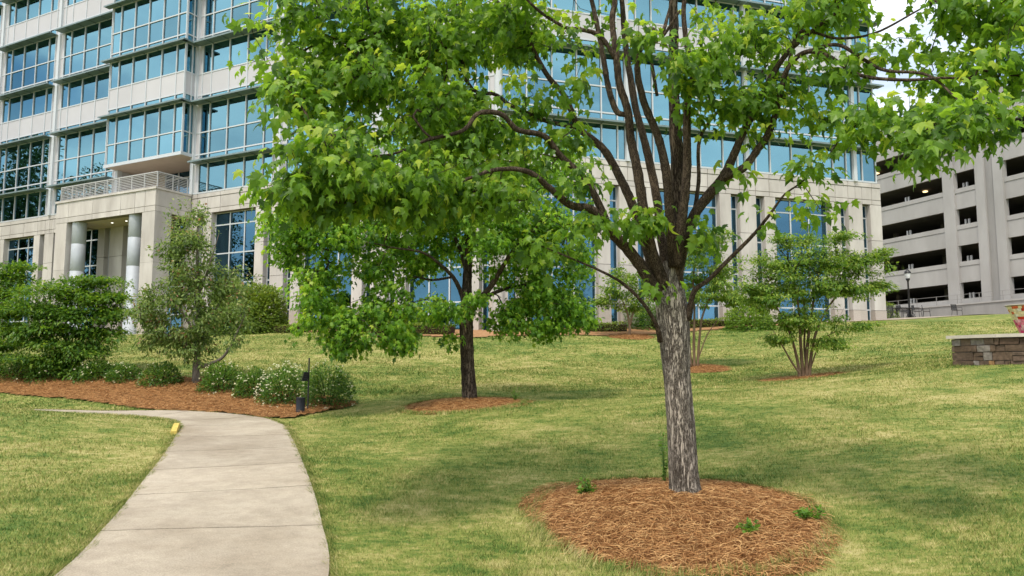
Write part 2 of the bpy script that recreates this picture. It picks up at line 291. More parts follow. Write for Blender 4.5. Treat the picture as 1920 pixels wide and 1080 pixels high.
for y in (-3, 0, 3, 6, 9, 12, 15): CTRL.append(np.array([-1.6 - 0.26 * max(0, y - 1), y, 0.03 * y]))
CTRL += [np.array(q) for q in [(-7.0, 6, 0.20), (-7.5, 10, 0.38), (-7.9, 14.4, 0.68), (-11, 15.2, 0.86), (-16, 15.2, 0.90), (-22, 15.2, 0.90), (-9.5, 17.0, 0.50), (-14, 17.2, 0.50), (-6.2, 16.2, 0.48), (-15, 8, 0.3), (-4, -4, -0.1), (4, -4, -0.1), (6, 1, 0.1), (-12, 0, 0.0),
    (-26, 20, 0.7), (-30, 32, 2.3), (-45, 45, 3.4), (-60, 60, 3.6), (-30, 75, 3.8), (0, 60, 4.3), (0, 95, 4.6), (40, 58, 5.1), (34, 62, 5.1), (30, 56, 5.05), (45, 75, 5.3), (60, 50, 5.2), (60, 90, 5.4), (40, 30, 3.9), (30, 14, 2.2), (50, 5, 2.4), (24, 0, 1.0), (20, -10, 0.3), (-20, -10, -0.3), (-50, 0, 0.2), (60, -15, 1.5), (-60, 30, 1.8), (-60, 95, 4)]]
CTRL = np.array(CTRL)
_P = CTRL[:, :2]
def _U(d2): return 0.5 * d2 * np.log(d2 + 1e-9)
_n = len(_P); _K = _U(((_P[:, None] - _P[None]) ** 2).sum(-1)) + np.eye(_n) * 0.6
_A = np.zeros((_n + 3, _n + 3)); _A[:_n, :_n] = _K; _A[:_n, _n] = 1; _A[:_n, _n + 1:] = _P; _A[_n:, :_n] = _A[:_n, _n:].T
_W = np.linalg.solve(_A, np.concatenate([CTRL[:, 2], np.zeros(3)]))
def ground(x, y):
    x = np.clip(np.asarray(x, float), -60, 60); y = np.clip(np.asarray(y, float), -12, 92)
    sh = x.shape; x = x.ravel(); y = y.ravel(); z = np.empty_like(x)
    for i in range(0, len(x), 20000):
        s = slice(i, i + 20000)
        d2 = (x[s, None] - _P[:, 0]) ** 2 + (y[s, None] - _P[:, 1]) ** 2
        z[s] = _U(d2) @ _W[:_n] + _W[_n] + _W[_n + 1] * x[s] + _W[_n + 2] * y[s]
    return z.reshape(sh)
_g0 = float(ground(0.0, 0.0))
def hit(px, py, dmin=3.0, dmax=90.0):
    d = ray(px, py); d = d / d[1]; ts = np.concatenate([np.arange(dmin, 30, 0.05), np.arange(30, dmax, 0.2)])
    P = EYE + ts[:, None] * d; below = P[:, 2] < ground(P[:, 0], P[:, 1])
    i = int(np.argmax(below)) if below.any() else len(ts) - 1
    return np.array([P[i, 0], P[i, 1], float(ground(P[i, 0], P[i, 1]))])
def gp(px, D):
    """the point on the ground at image column px and distance D"""
    x = (px - 960) / FPX * D * 1.0
    z = float(ground(x, D)); f = D * CP + (z - EYE[2]) * SP; x = (px - 960) / FPX * f
    return np.array([x, D, float(ground(x, D))])
def grow(a, b, s0, k): 
    r = [a]; s = s0
    while abs(r[-1]) < abs(b): r.append(r[-1] + s * np.sign(b)); s *= k
    return r[1:]
xs = np.array(sorted(grow(-16, -700, 0.6, 1.16) + list(np.arange(-16, 16.01, 0.32)) + grow(16, 700, 0.6, 1.16)))
ys = np.array(sorted(grow(-6, -300, 0.8, 1.3) + list(np.arange(-6, 26, 0.32)) + list(np.arange(26, 70, 0.8)) + grow(70, 900, 1.2, 1.2)))
GX, GY = np.meshgrid(xs, ys, indexing='ij'); GZ = ground(GX, GY)
gi = np.arange(len(xs) * len(ys)).reshape(len(xs), len(ys))
gF = np.stack([gi[:-1, :-1], gi[1:, :-1], gi[1:, 1:], gi[:-1, 1:]], -1).reshape(-1, 4)
lawn = obj('lawn_ground', mesh_np('lawn_ground', np.stack([GX, GY, GZ], -1).reshape(-1, 3), gF, M['grass'], smooth=True))
tag(lawn, 'sloping lawn of patchy green and straw coloured grass', 'lawn', kind='structure')
# ------------------------------------------------------------------ path of cast slabs
def catmull(pts, n=12):
    p = np.asarray(pts, float); p = np.concatenate([[2 * p[0] - p[1]], p, [2 * p[-1] - p[-2]]]); o = []
    for i in range(1, len(p) - 2):
        t = np.linspace(0, 1, n, endpoint=False)[:, None]
        o.append(0.5 * (2 * p[i] + (p[i + 1] - p[i - 1]) * t + (2 * p[i - 1] - 5 * p[i] + 4 * p[i + 1] - p[i + 2]) * t ** 2 + (3 * p[i] - p[i - 1] - 3 * p[i + 1] + p[i + 2]) * t ** 3))
    return np.concatenate(o + [p[-2:-1]])
CENTRE = catmull([(-1.5, -5), (-1.55, -1.5), (-1.72, 2.0), (-2.15, 5.26), (-2.62, 7.0), (-3.37, 9.28), (-4.5, 12.6), (-5.3, 14.7), (-6.2, 15.95), (-7.7, 16.65), (-10, 16.95), (-14, 17.15), (-24, 17.4)], 24)
seg = np.linalg.norm(np.diff(CENTRE, axis=0), axis=1); CL = np.concatenate([[0], np.cumsum(seg)])
def centre(s):
    p = np.stack([np.interp(s, CL, CENTRE[:, 0]), np.interp(s, CL, CENTRE[:, 1])], -1)
    q = np.stack([np.interp(s + 0.05, CL, CENTRE[:, 0]), np.interp(s + 0.05, CL, CENTRE[:, 1])], -1); t = q - p; t /= np.linalg.norm(t, axis=-1, keepdims=True) + 1e-9
    return p, np.stack([t[..., 1], -t[..., 0]], -1)
HALF = 0.9
path = empty('path', (0, 0, 0)); tag(path, 'pale concrete footpath curving left past the mulch bank', 'footpath', kind='structure')
PEDGE = np.concatenate([(lambda p, n: p + n * HALF)(*centre(np.arange(0, CL[-1], 0.1))), (lambda p, n: p - n * HALF)(*centre(np.arange(0, CL[-1], 0.1)))[::-1]])
st = np.arange(0.6, CL[-1] - 1.7, 1.62)
for k in range(len(st) - 1):
    a, b_ = st[k] + 0.013, st[k + 1] - 0.013
    ss = np.linspace(a, b_, 6); p, n = centre(ss); rows = []
    for u in (-1, -0.5, 0, 0.5, 1):
        q = p + n * HALF * u; rows.append(np.concatenate([q, (ground(q[:, 0], q[:, 1]) + 0.028 + rng.normal(0, 0.001))[:, None]], 1))
    G = np.stack(rows, 0); nu, nv = G.shape[:2]; top = G.reshape(-1, 3); bot = top - [0, 0, 0.12]; idx = np.arange(nu * nv).reshape(nu, nv)
    F = [np.stack([idx[:-1, :-1], idx[1:, :-1], idx[1:, 1:], idx[:-1, 1:]], -1).reshape(-1, 4)[:, ::-1]]
    ring = np.concatenate([idx[:, 0], idx[-1, 1:], idx[-2::-1, -1], idx[0, -2:0:-1]]); r2 = np.roll(ring, -1)
    F.append(np.stack([ring, r2, r2 + nu * nv, ring + nu * nv], -1))
    F = np.concatenate(F); cpos = np.array([p[2][0], p[2][1], 0.0])
    obj('slab', mesh_np('slab', np.concatenate([top, bot]) - cpos, F, M['concrete']), path, cpos)
# yellow painted kerb end on the inner side of the bend
kb = MB(); ks = np.interp(np.linspace(0, 1, 7), [0, 1], [18.7, 19.9]); p, n = centre(ks); q = p - n * (HALF + 0.05)
kz = ground(q[:, 0], q[:, 1])
for i in range(6):
    a3, b3 = q[i], q[i + 1]; t = b3 - a3; s = np.array([t[1], -t[0]]) / (np.linalg.norm(t) + 1e-9) * 0.055
    h0, h1 = kz[i] + 0.05 + 0.075 * math.sin(math.pi * (i + 0.6) / 7.2), kz[i + 1] + 0.05 + 0.075 * math.sin(math.pi * (i + 1.6) / 7.2)
    kb.box8([[*(a3 - s), kz[i] - 0.05], [*(a3 + s), kz[i] - 0.05], [*(b3 + s), kz[i + 1] - 0.05], [*(b3 - s), kz[i + 1] - 0.05], [*(a3 - s * 0.8), h0], [*(a3 + s * 0.8), h0], [*(b3 + s * 0.8), h1], [*(b3 - s * 0.8), h1]])
ko = kb.build('kerb', M['yellow'], None, loc=(q[3][0], q[3][1], kz[3])); tag(ko, 'short yellow painted kerb on the inner bend of the path', 'kerb')
# ------------------------------------------------------------------ pine straw: bed on the bank, rings under trees
def inpoly(x, y, poly):
    c = np.zeros(np.shape(x), bool); j = len(poly) - 1
    for i in range(len(poly)):
        xi, yi = poly[i]; xj, yj = poly[j]
        c ^= ((yi > y) != (yj > y)) & (x < (xj - xi) * (y - yi) / (yj - yi + 1e-12) + xi); j = i
    return c
_out, _on = centre(np.arange(15.5, CL[-1], 0.4)); _out = _out + _on * (HALF + 0.02)
top_ = [hit(*q)[:2] for q in [(-260, 700), (-100, 700), (0, 700), (150, 698), (260, 704), (380, 712), (480, 726), (560, 740), (650, 750), (668, 760)]]
low_ = [hit(*q)[:2] for q in [(640, 768), (590, 776), (545, 786)]]
outer = [hit(*q)[:2] for q in [(520, 794), (470, 787)]]
back_ = [hit(*q)[:2] for q in [(290, 771), (240, 764), (120, 748), (0, 738), (-100, 735), (-260, 733)]]
sel = [tuple(v) for v in _out if -7.6 < v[0] < -5.0]
BED = [tuple(v) for v in top_] + [tuple(v) for v in low_] + sel + [tuple(v) for v in back_]
def needles(P, heads, L, wdt, vals, lift=0.02):
    """curved needle strips: 3 quads each"""
    n = len(P); t = np.linspace(-0.5, 0.5, 4); d = np.stack([np.cos(heads), np.sin(heads)], -1); s = np.stack([-d[:, 1], d[:, 0]], -1)
    bend = rng.normal(0, 0.18, n); V = np.zeros((n, 4, 2, 3))
    base = P[:, 2] + lift * rng.random(n); tilt = rng.normal(0, 0.12, n); arch = rng.random(n) * 0.03
    for k in range(4):
        c = P[:, :2] + d * (L * t[k])[:, None] + s * (bend * L * (t[k] ** 2))[:, None]
        dz = tilt * L * t[k] + arch * (1 - 4 * t[k] ** 2)
        for e in (0, 1):
            V[:, k, e, :2] = c + s * ((e - 0.5) * wdt)[:, None]; V[:, k, e, 2] = base + np.maximum(dz, -0.01) + e * 0.002
    V = V.reshape(-1, 3); b = np.arange(n)[:, None] * 8; k = np.arange(3)[None] * 2
    F = np.stack([b + k, b + k + 1, b + k + 3, b + k + 2], -1).reshape(-1, 4)
    return V, F, np.repeat(vals, 8)
EXCL = []
def ring(name, label, c, rx, ry, n_needle, L, wd, rot=0.0, mound=0.10, seed=0):
    r_ = np.random.default_rng(seed); na, nr = 72, 14; a = np.arange(na) * 2 * math.pi / na
    ph = r_.random(6) * 6.28; wob = 1 + 0.05 * np.sin(2 * a + ph[0]) + 0.045 * np.sin(3 * a + ph[1]) + 0.03 * np.sin(5 * a + ph[2]) + 0.02 * np.sin(9 * a + ph[3]) + r_.normal(0, 0.012, na)
    def xy(aa, rr, ww):
        ex, ey = np.cos(aa) * rr * rx * ww, np.sin(aa) * rr * ry * ww
        return c[0] + ex * math.cos(rot) - ey * math.sin(rot), c[1] + ex * math.sin(rot) + ey * math.cos(rot)
    rr = np.linspace(0, 1, nr); A, RR = np.meshgrid(a, rr, indexing='ij'); X, Y = xy(A, RR, wob[:, None])
    H = lambda q: mound * (1 - q ** 3) * (0.55 + 0.45 * np.cos(q * 2.2) ** 2)
    Z = ground(X, Y) + H(RR) + r_.normal(0, 0.008, X.shape) * (RR < 0.97) + 0.004
    V = np.stack([X, Y, Z], -1).reshape(-1, 3); i = np.arange(na)[:, None] * nr; i2 = ((np.arange(na) + 1) % na)[:, None] * nr; j = np.arange(nr - 1)[None]
    F = np.stack([i + j, i + j + 1, i2 + j + 1, i2 + j], -1).reshape(-1, 4)
    loc = (c[0], c[1], float(ground(c[0], c[1])))
    o = obj(name, mesh_np(name, V - np.array(loc), F, M['straw'], smooth=True), None, loc); tag(o, label, 'mulch', kind='stuff')
    aa = r_.random(n_needle) * 6.283; q = np.sqrt(r_.random(n_needle)) * 1.04 + np.abs(r_.normal(0, 0.035, n_needle)); ww = np.interp(aa, np.append(a, 6.2832), np.append(wob, wob[0]))
    X, Y = xy(aa, q, ww); P = np.stack([X, Y, ground(X, Y) + np.maximum(H(np.minimum(q, 1)), 0) + 0.006], -1)
    V, F, v = needles(P, r_.random(n_needle) * 6.283, L * (0.6 + 0.7 * r_.random(n_needle)), wd * (0.7 + 0.6 * r_.random(n_needle)), r_.random(n_needle))
    k = obj('needles', mesh_np('needles', V - np.array(loc), F, M['needle'], {'v': v}), o, loc); k['kind'] = 'stuff'
    EXCL.append((c[0], c[1], rx * 0.96, ry * 0.96, rot))
T1 = gp(1283, 7.5); T2 = gp(880, 17.0)
ring('pine_straw_mulch', 'large pine straw ring around the nearest grey maple trunk', (T1[0] - 0.15, T1[1] - 0.22), 1.24, 1.55, 30000, 0.16, 0.0032, seed=1, mound=0.07)
ring('pine_straw_mulch', 'pine straw ring under the middle maple beside the path', (T2[0] - 0.12, T2[1] - 0.2), 1.28, 1.35, 5000, 0.17, 0.006, seed=2, mound=0.12)
C1, C2, C3 = gp(1510, 21.0), gp(1302, 26.0), gp(1180, 38.0)
ring('pine_straw_mulch', 'thin dark mulch patch under the crape myrtle by the stone wall', (C1[0] - 0.1, C1[1]), 1.1, 0.9, 900, 0.15, 0.007, seed=3, mound=0.03)
ring('pine_straw_mulch', 'small tan mulch ring under the crape myrtle behind the nearest trunk', (C2[0] + 0.2, C2[1]), 0.95, 1.2, 1500, 0.16, 0.009, seed=4)
ring('pine_straw_mulch', 'small tan mulch ring highest on the lawn near the building', (C3[0] + 0.1, C3[1]), 1.15, 1.3, 1200, 0.17, 0.012, seed=5)
gx = np.arange(-16.5, -2.5, 0.11); gy = np.arange(15.5, 30, 0.11); BX, BY = np.meshgrid(gx, gy, indexing='ij')
ok = inpoly(BX[:-1, :-1] + 0.055, BY[:-1, :-1] + 0.055, BED)
BZ = ground(BX, BY) + 0.035 + 0.03 * np.sin(BX * 5.1) * np.sin(BY * 4.3) * 0.5 + rng.normal(0, 0.008, BX.shape)
ii = np.arange(BX.size).reshape(BX.shape); F = np.stack([ii[:-1, :-1], ii[1:, :-1], ii[1:, 1:], ii[:-1, 1:]], -1)[ok]
used, inv = np.unique(F, return_inverse=True); V = np.stack([BX, BY, BZ], -1).reshape(-1, 3)[used]
bed = obj('pine_straw_bank', mesh_np('pine_straw_bank', V, inv.reshape(-1, 4), M['straw'], smooth=True)); tag(bed, 'reddish brown pine straw bank behind the bend of the path', 'mulch', kind='stuff')
nb = 26000; X = rng.uniform(-16, -2.6, nb * 2); Y = rng.uniform(15.6, 28, nb * 2); k = inpoly(X, Y, BED); X, Y = X[k][:nb], Y[k][:nb]; X = X + rng.normal(0, 0.07, len(X)); Y = Y + rng.normal(0, 0.07, len(Y)); k = ~inpoly(X, Y, PEDGE); X, Y = X[k], Y[k]
V, F, v = needles(np.stack([X, Y, ground(X, Y) + 0.05], -1), rng.random(len(X)) * 6.283, 0.16 * (0.6 + 0.7 * rng.random(len(X))), np.full(len(X), 0.008), rng.random(len(X)) * 0.85, 0.03)
k = obj('needles', mesh_np('needles', V, F, M['needle'], {'v': v}), bed); k['kind'] = 'stuff'
# ------------------------------------------------------------------ grass blades on the near lawn
def free(X, Y):
    m = ~inpoly(X, Y, PEDGE) & ~inpoly(X, Y, BED)
    for cx, cy, rx, ry, ro in EXCL:
        dx, dy = X - cx, Y - cy; m &= (dx / rx) ** 2 + (dy / ry) ** 2 > 1
    return m
def blades(n, r0, r1, h, wd, seed):
    r_ = np.random.default_rng(seed); rr = np.exp(r_.uniform(math.log(r0), math.log(r1), n)); an = r_.uniform(-0.88, 0.88, n)
    X, Y = rr * np.sin(an), rr * np.cos(an)
    k = free(X, Y); X, Y, rr = X[k], Y[k], rr[k]; n = len(X); Z = ground(X, Y)
    hh = h * (0.5 + 0.9 * r_.random(n)) * (0.7 + 0.6 * np.clip(np.sin(1.7 * X + 0.6) * np.sin(1.3 * Y) + 0.5, 0, 1)); ww = wd * (0.7 + 0.6 * r_.random(n)) * np.maximum(1, rr / 5.5) ** 0.9
    a = r_.random(n) * 6.283; l = r_.random(n) * 6.283; lean = hh * r_.uniform(0.2, 1.3, n)
    s = np.stack([np.cos(a), np.sin(a)], -1) * (ww / 2)[:, None]
    V = np.zeros((n, 3, 3)); V[:, 0, :2] = np.stack([X, Y], -1) - s; V[:, 1, :2] = np.stack([X, Y], -1) + s
    V[:, 2, :2] = np.stack([X, Y], -1) + np.stack([np.cos(l), np.sin(l)], -1) * lean[:, None]
    V[:, 0, 2] = V[:, 1, 2] = Z - 0.004; V[:, 2, 2] = Z + hh
    return V.reshape(-1, 3), np.arange(n * 3).reshape(-1, 3), np.repeat(r_.random(n), 3)
V, F, v = blades(700000, 3.2, 28, 0.026, 0.0052, 11)
V2, F2, v2 = blades(210000, 20, 48, 0.042, 0.0075, 12)
F = np.concatenate([F, F2 + len(V)]); V = np.concatenate([V, V2]); v = np.concatenate([v, v2])
def edge_blades(X, Y, ox, oy, h, wd, seed):
    """longer blades left standing along an edge, leaning over it"""
    r_ = np.random.default_rng(seed); n = len(X); Z = ground(X, Y); hh = h * (0.4 + r_.random(n)); a = r_.random(n) * 6.283; s = np.stack([np.cos(a), np.sin(a)], -1) * (wd / 2 * np.maximum(1, Y / 5.5))[:, None]
    V = np.zeros((n, 3, 3)); P = np.stack([X, Y], -1); V[:, 0, :2] = P - s; V[:, 1, :2] = P + s; V[:, 2, :2] = P + np.stack([ox, oy], -1) * (hh * r_.uniform(-0.2, 1.5, n))[:, None] + r_.normal(0, 0.012, (n, 2))
    V[:, 0, 2] = V[:, 1, 2] = Z - 0.004; V[:, 2, 2] = Z + hh; return V.reshape(-1, 3), np.arange(n * 3).reshape(-1, 3), np.repeat(r_.random(n), 3)
ES = []
for sg in (-1, 1):
    n = 20000; s_ = 4 + (CL[-1] - 12) * rng.random(n) ** 1.15; p, nn = centre(s_); cl_ = 0.035 * np.sin(s_ * 9.0 + sg) * np.sin(s_ * 3.7); q_ = p + nn * sg * (HALF + 0.0 + np.abs(rng.normal(0, 0.05, n)) + cl_)[:, None]; k = ~inpoly(q_[:, 0], q_[:, 1], BED)
    ES.append(edge_blades(q_[k, 0], q_[k, 1], -sg * nn[k, 0], -sg * nn[k, 1], 0.042, 0.0055, 30 + sg))
for cx, cy, rx, ry, ro in EXCL[:2]:
    n = 6000; aa = rng.random(n) * 6.283; q_ = 1.08 + np.abs(rng.normal(0, 0.05, n)) + 0.02 * np.sin(aa * 13); ES.append(edge_blades(cx + rx * q_ * np.cos(aa), cy + ry * q_ * np.sin(aa), -np.cos(aa), -np.sin(aa), 0.07, 0.0055, 40 + int(cy)))
for V2, F2, v2 in ES: F = np.concatenate([F, F2 + len(V)]); V = np.concatenate([V, V2]); v = np.concatenate([v, v2])
g = obj('grass', mesh_np('grass', V, F, M['blade'], {'v': v})); tag(g, 'short mown grass blades of the lawn, green mixed with dry straw', 'grass', kind='stuff')
def sheet(name, poly_px, m, label, cat, dz, step=0.5, kind='structure'):
    poly = [hit(*q)[:2] for q in poly_px]; P = np.array(poly)
    x = np.arange(P[:, 0].min(), P[:, 0].max(), step); y = np.arange(P[:, 1].min(), P[:, 1].max(), step); X, Y = np.meshgrid(x, y, indexing='ij')
    k = inpoly(X[:-1, :-1] + step / 2, Y[:-1, :-1] + step / 2, poly); ii = np.arange(X.size).reshape(X.shape)
    F = np.stack([ii[:-1, :-1], ii[1:, :-1], ii[1:, 1:], ii[:-1, 1:]], -1)[k]; u, iv = np.unique(F, return_inverse=True)
    V = np.stack([X, Y, ground(X, Y) + dz], -1).reshape(-1, 3)[u]
    o = obj(name, mesh_np(name, V, iv.reshape(-1, 4), m, smooth=True)); tag(o, label, cat, kind=kind); return o
# ------------------------------------------------------------------ office building
CX, CY, AL, AR, Z0, BAY, FL, H1, RLEN = -0.7245, 39.7424, 0.479, 0.3081, 12.93, 7.76, 4.1, 2.08, 24.76
class Frame:
    def __init__(s, o, d, n): s.o = np.array(o, float); s.d = np.array(d, float); s.n = np.array(n, float); s.rz = math.atan2(d[1], d[0]); s.flip = (d[0] * n[1] - d[1] * n[0]) < 0
    def p(s, a, b, z): q = s.o + s.d * a + s.n * b; return np.array([q[0], q[1], z])
    def box(s, mb, s0, s1, p0, p1, z0, z1):
        if s.flip: s0, s1 = s1, s0
        return mb.box8([s.p(s0, p0, z0), s.p(s1, p0, z0), s.p(s1, p1, z0), s.p(s0, p1, z0), s.p(s0, p0, z1), s.p(s1, p0, z1), s.p(s1, p1, z1), s.p(s0, p1, z1)])
    def one(s, name, m, parent, s0, s1, p0, p1, z0, z1, kind=None):
        """a box piece: unit box shared by all pieces of the material, placed and scaled"""
        key = 'piece_' + m.name
        me = bpy.data.meshes.get(key)
        if me is None:
            h = 0.5; V = [[-h, -h, -h], [h, -h, -h], [h, h, -h], [-h, h, -h], [-h, -h, h], [h, -h, h], [h, h, h], [-h, h, h]]; me = mesh_np(key, V, BOXF, m)
        c = s.p((s0 + s1) / 2, (p0 + p1) / 2, (z0 + z1) / 2); o = obj(name, me, parent, c)
        o.rotation_euler[2] = s.rz; o.scale = (abs(s1 - s0), abs(p1 - p0), abs(z1 - z0))
        if kind: o['kind'] = kind
        return o
FL_ = Frame((CX, CY), (-math.cos(AL), math.sin(AL)), (-math.sin(AL), -math.cos(AL)))
FR_ = Frame((CX, CY), (math.cos(AR), math.sin(AR)), (math.sin(AR), -math.cos(AR)))
office = empty('office_building', (CX, CY, float(ground(CX, CY)))); tag(office, 'pale limestone and blue glass office building with sunshades behind the trees', 'building')
PANES = []          # (frame, parent, material, s0,s1,p,z0,z1, name)
def pane(fr, parent, m, s0, s1, p, z0, z1, name='pane', th=0.024): PANES.append((fr, parent, m, s0, s1, p, z0, z1, name, th))
NFLOOR = 6
def curtain(fr, sA, sB, cols, kmin, kmax, p, row0=True, solid_ends=True, spandrel0=0, side=False):
    """one bay of curtain wall between sA and sB; cols = widths with a type letter"""
    frm = MB(); edges = [sA]; tot = sum(c[0] for c in cols); f = (sB - sA) / tot
    for c in cols: edges.append(edges[-1] + c[0] * f)
    zlo = Z0 if row0 else Z0 + H1 + 0.62 + kmin * FL; zhi = Z0 + H1 + (kmax + 1) * FL
    zs = []
    if row0: zs.append((Z0 + 0.10, Z0 + H1 - 0.06, 'v'))
    for k in range(kmin, kmax + 1):
        zk = Z0 + H1 + k * FL
        if not (k == kmin and not row0): zs.append((zk + 0.10, zk + 0.55, 't'))
        zs.append((zk + 0.64, zk + 2.06, 'g' if k % 2 == 0 else 'p')); zs.append((zk + 2.14, zk + FL - 0.06, 'v'))
    for e in edges: fr.box(frm, e - 0.035, e + 0.035, p - 0.10, p + 0.055, zlo, zhi)
    prev = zlo
    for (a, b, _) in zs:
        if a - prev > 0.02: fr.box(frm, sA, sB, p - 0.09, p + 0.04, prev, a)
        prev = b
    fr.box(frm, sA, sB, p - 0.09, p + 0.04, prev, zhi)
    wb = frm.build('window_bay', M['white'], office, loc=fr.p((sA + sB) / 2, p, zlo))
    for i, c in enumerate(cols):
        for (a, b, ty) in zs:
            s0, s1 = edges[i] + 0.03, edges[i + 1] - 0.03
            if c[1] == 'm' or (ty == 'p'): pane(fr, wb, M['greypanel'], s0, s1, p - 0.02, a - 0.02, b + 0.02, 'panel', 0.06)
            else: pane(fr, wb, M['glass'], s0, s1, p - 0.035, a - 0.02, b + 0.02)
    return wb
def shade(fr, s0, s1, p, z, d=0.72):
    mb = MB(); fr.box(mb, s0, s1, p + 0.06, p + d, z - 0.045, z + 0.0); fr.box(mb, s0, s1, p + d, p + d + 0.03, z - 0.075, z + 0.03)
    for u in np.arange(s0 + 0.3, s1, 1.4): fr.box(mb, u - 0.03, u + 0.03, p + 0.06, p + d, z - 0.10, z - 0.045)
    return mb.build('sunshade', M['shade'], office, loc=fr.p((s0 + s1) / 2, p, z))
LC = [(0.42, 'm'), (0.85, 'g'), (1.64, 'g'), (1.64, 'g'), (1.64, 'g'), (0.85, 'g'), (0.42, 'm')]
RC = [(0.5, 'g'), (1.0, 'g'), (1.51, 'g'), (1.51, 'g'), (1.51, 'g'), (1.0, 'g'), (0.5, 'g')]
LP_ = [BAY * k for k in range(8)]; RP_ = [RLEN - 1.7 - BAY * k for k in (0, 1, 2)] + [0.0]
RP_ = RP_[::-1]
ZTOP = Z0 + H1 + NFLOOR * FL
for k, s in enumerate(LP_[1:], 1): FL_.one('pilaster', M['white'], office, s - 0.14, s + 0.14, -0.2, 0.16, Z0 + 0.003, ZTOP)
for s in RP_[1:]: FR_.one('pilaster', M['white'], office, s - 0.12, s + 0.12, -0.2, 0.14, Z0 + 0.003, ZTOP)
cp = MB(); cp.lathe((CX, CY, 0), [(0.22, Z0 + 0.003), (0.22, ZTOP)], 12); cp.build('pilaster', M['white'], office, loc=(CX, CY, Z0), smooth=True)
for k in range(7):
    a, b = LP_[k] + 0.14, LP_[k + 1] - 0.14
    if k == 3: curtain(FL_, a, b, LC, NFLOOR - 1, NFLOOR - 1, 0.0, row0=False)
    else:
        curtain(FL_, a, b, LC, 0, NFLOOR - 1, 0.0)
        for j in range(NFLOOR): shade(FL_, a + 0.2, b - 0.35 + 0.2, 0.0, Z0 + H1 + j * FL)
for k in range(3):
    a, b = RP_[k] + 0.12, RP_[k + 1] - 0.12; curtain(FR_, a, b, RC, 0, NFLOOR - 1, 0.0)
a, b = RP_[3] + 0.12, RLEN - 0.06; curtain(FR_, a, b, [(0.5, 'g'), (1.1, 'g')], 0, NFLOOR - 1, 0.0)
for j in range(NFLOOR):
    for k in range(3): shade(FR_, RP_[k] + 0.02, RP_[k + 1] - 0.02, 0.0, Z0 + H1 + j * FL, 0.6)
    shade(FR_, RP_[3] + 0.02, RLEN + 0.35, 0.0, Z0 + H1 + j * FL, 0.6)
# projecting glass bay over the entrance
B0, B1, BP = LP_[3] + 0.05, LP_[4] + 0.1, 0.95
curtain(FL_, B0, B1, [(0.8, 'g'), (1.45, 'g'), (1.45, 'g'), (1.45, 'g'), (1.45, 'g'), (0.95, 'g')], 0, NFLOOR - 2, BP, row0=False)
ZB = Z0 + H1 + 0.62; ZBT = Z0 + H1 + (NFLOOR - 1) * FL
FS_ = Frame(FL_.p(B0, 0, 0)[:2], FL_.n, -FL_.d); FS2 = Frame(FL_.p(B1, 0, 0)[:2], FL_.n, FL_.d)
for fr in (FS_, FS2): curtain(fr, 0.0, BP - 0.04, [(0.4, 'g'), (0.5, 'g')], 0, NFLOOR - 2, 0.0, row0=False)
for j in range(1, NFLOOR - 1):
    shade(FL_, B0 - 0.4, B1 + 0.4, BP, Z0 + H1 + j * FL, 0.5); shade(FS_, 0.1, BP + 0.5, 0.0, Z0 + H1 + j * FL, 0.4)
FL_.one('soffit', M['soffit'], office, B0, B1, -2.4, BP + 0.05, ZB - 0.14, ZB - 0.004)
FL_.one('bay_edge_trim', M['white'], office, B0 - 0.06, B1 + 0.06, BP + 0.052, BP + 0.12, ZB - 0.17, ZB + 0.05)
FS_.one('bay_edge_trim', M['white'], office, 0.06, BP + 0.12, 0.062, 0.10, ZB - 0.17, ZB + 0.05)
FL_.one('balcony_floor', M['soffit'], office, B0, B1, -2.4, 0.2, Z0 - 0.2, Z0 - 0.01)
FL_.one('balcony_back_wall', M['soffit'], office, B1 - 2.2, B1, -2.45, -2.3, Z0, ZB - 0.15)
FL_.one('balcony_side_wall', M['greypanel'], office, B1 - 0.1, B1 + 0.1, -2.4, -0.1, Z0, ZB - 0.15)
FL_.one('balcony_side_wall', M['greypanel'], office, B0 - 0.12, B0 + 0.05, -2.4, -0.1, Z0, ZB - 0.15)
db = MB()
for u in np.linspace(B0 + 0.1, B1 - 2.2, 5): FL_.box(db, u - 0.04, u + 0.04, -2.42, -2.28, Z0, ZB - 0.15)
FL_.box(db, B0, B1 - 2.2, -2.42, -2.29, Z0 + 2.05, Z0 + 2.15); dbo = db.build('balcony_window', M['white'], office)
us = np.linspace(B0 + 0.1, B1 - 2.2, 5)
for i in range(4):
    pane(FL_, dbo, M['glass_low'], us[i] + 0.05, us[i + 1] - 0.05, -2.36, Z0, Z0 + 2.04); pane(FL_, dbo, M['glass_low'], us[i] + 0.05, us[i + 1] - 0.05, -2.36, Z0 + 2.16, ZB - 0.16)
# stone band and piers
ZT = Z0 - 1.37; ZG = 2.2
def band(fr, sA, sB, pf=0.0, cuts=None, depth=0.45, zt=ZT):
    fr.one('band_core', M['joint'], office, sA, sB, pf - depth, pf - 0.035, zt, Z0 - 0.02)
    cuts = cuts or [sA, sB]
    rows = [(zt, zt + 0.29), (zt + 0.30, zt + 1.07), (zt + 1.08, Z0)]
    for r, (z0, z1) in enumerate(rows):
        cs = cuts if r < 2 else cuts[::2] + ([cuts[-1]] if len(cuts) % 2 == 0 else [])
        for i in range(len(cs) - 1): fr.one('stone_panel', M['stone'], office, cs[i] + 0.016, cs[i + 1] - 0.016, pf - 0.12, pf + (0.03 if r == 2 else 0), z0 + 0.014, z1 - 0.012)
def pier(fr, s0, s1, p0=-0.5, p1=0.0, zt=ZT):
    zb = [ZG, 4.95, 7.1, 9.3, zt - 0.004]
    for i in range(4): fr.one('stone_pier', M['granite'] if i == 0 else M['stone'], office, s0, s1, p0, p1 + (0.03 if i == 0 else 0), zb[i] + 0.012, zb[i + 1] - 0.012)
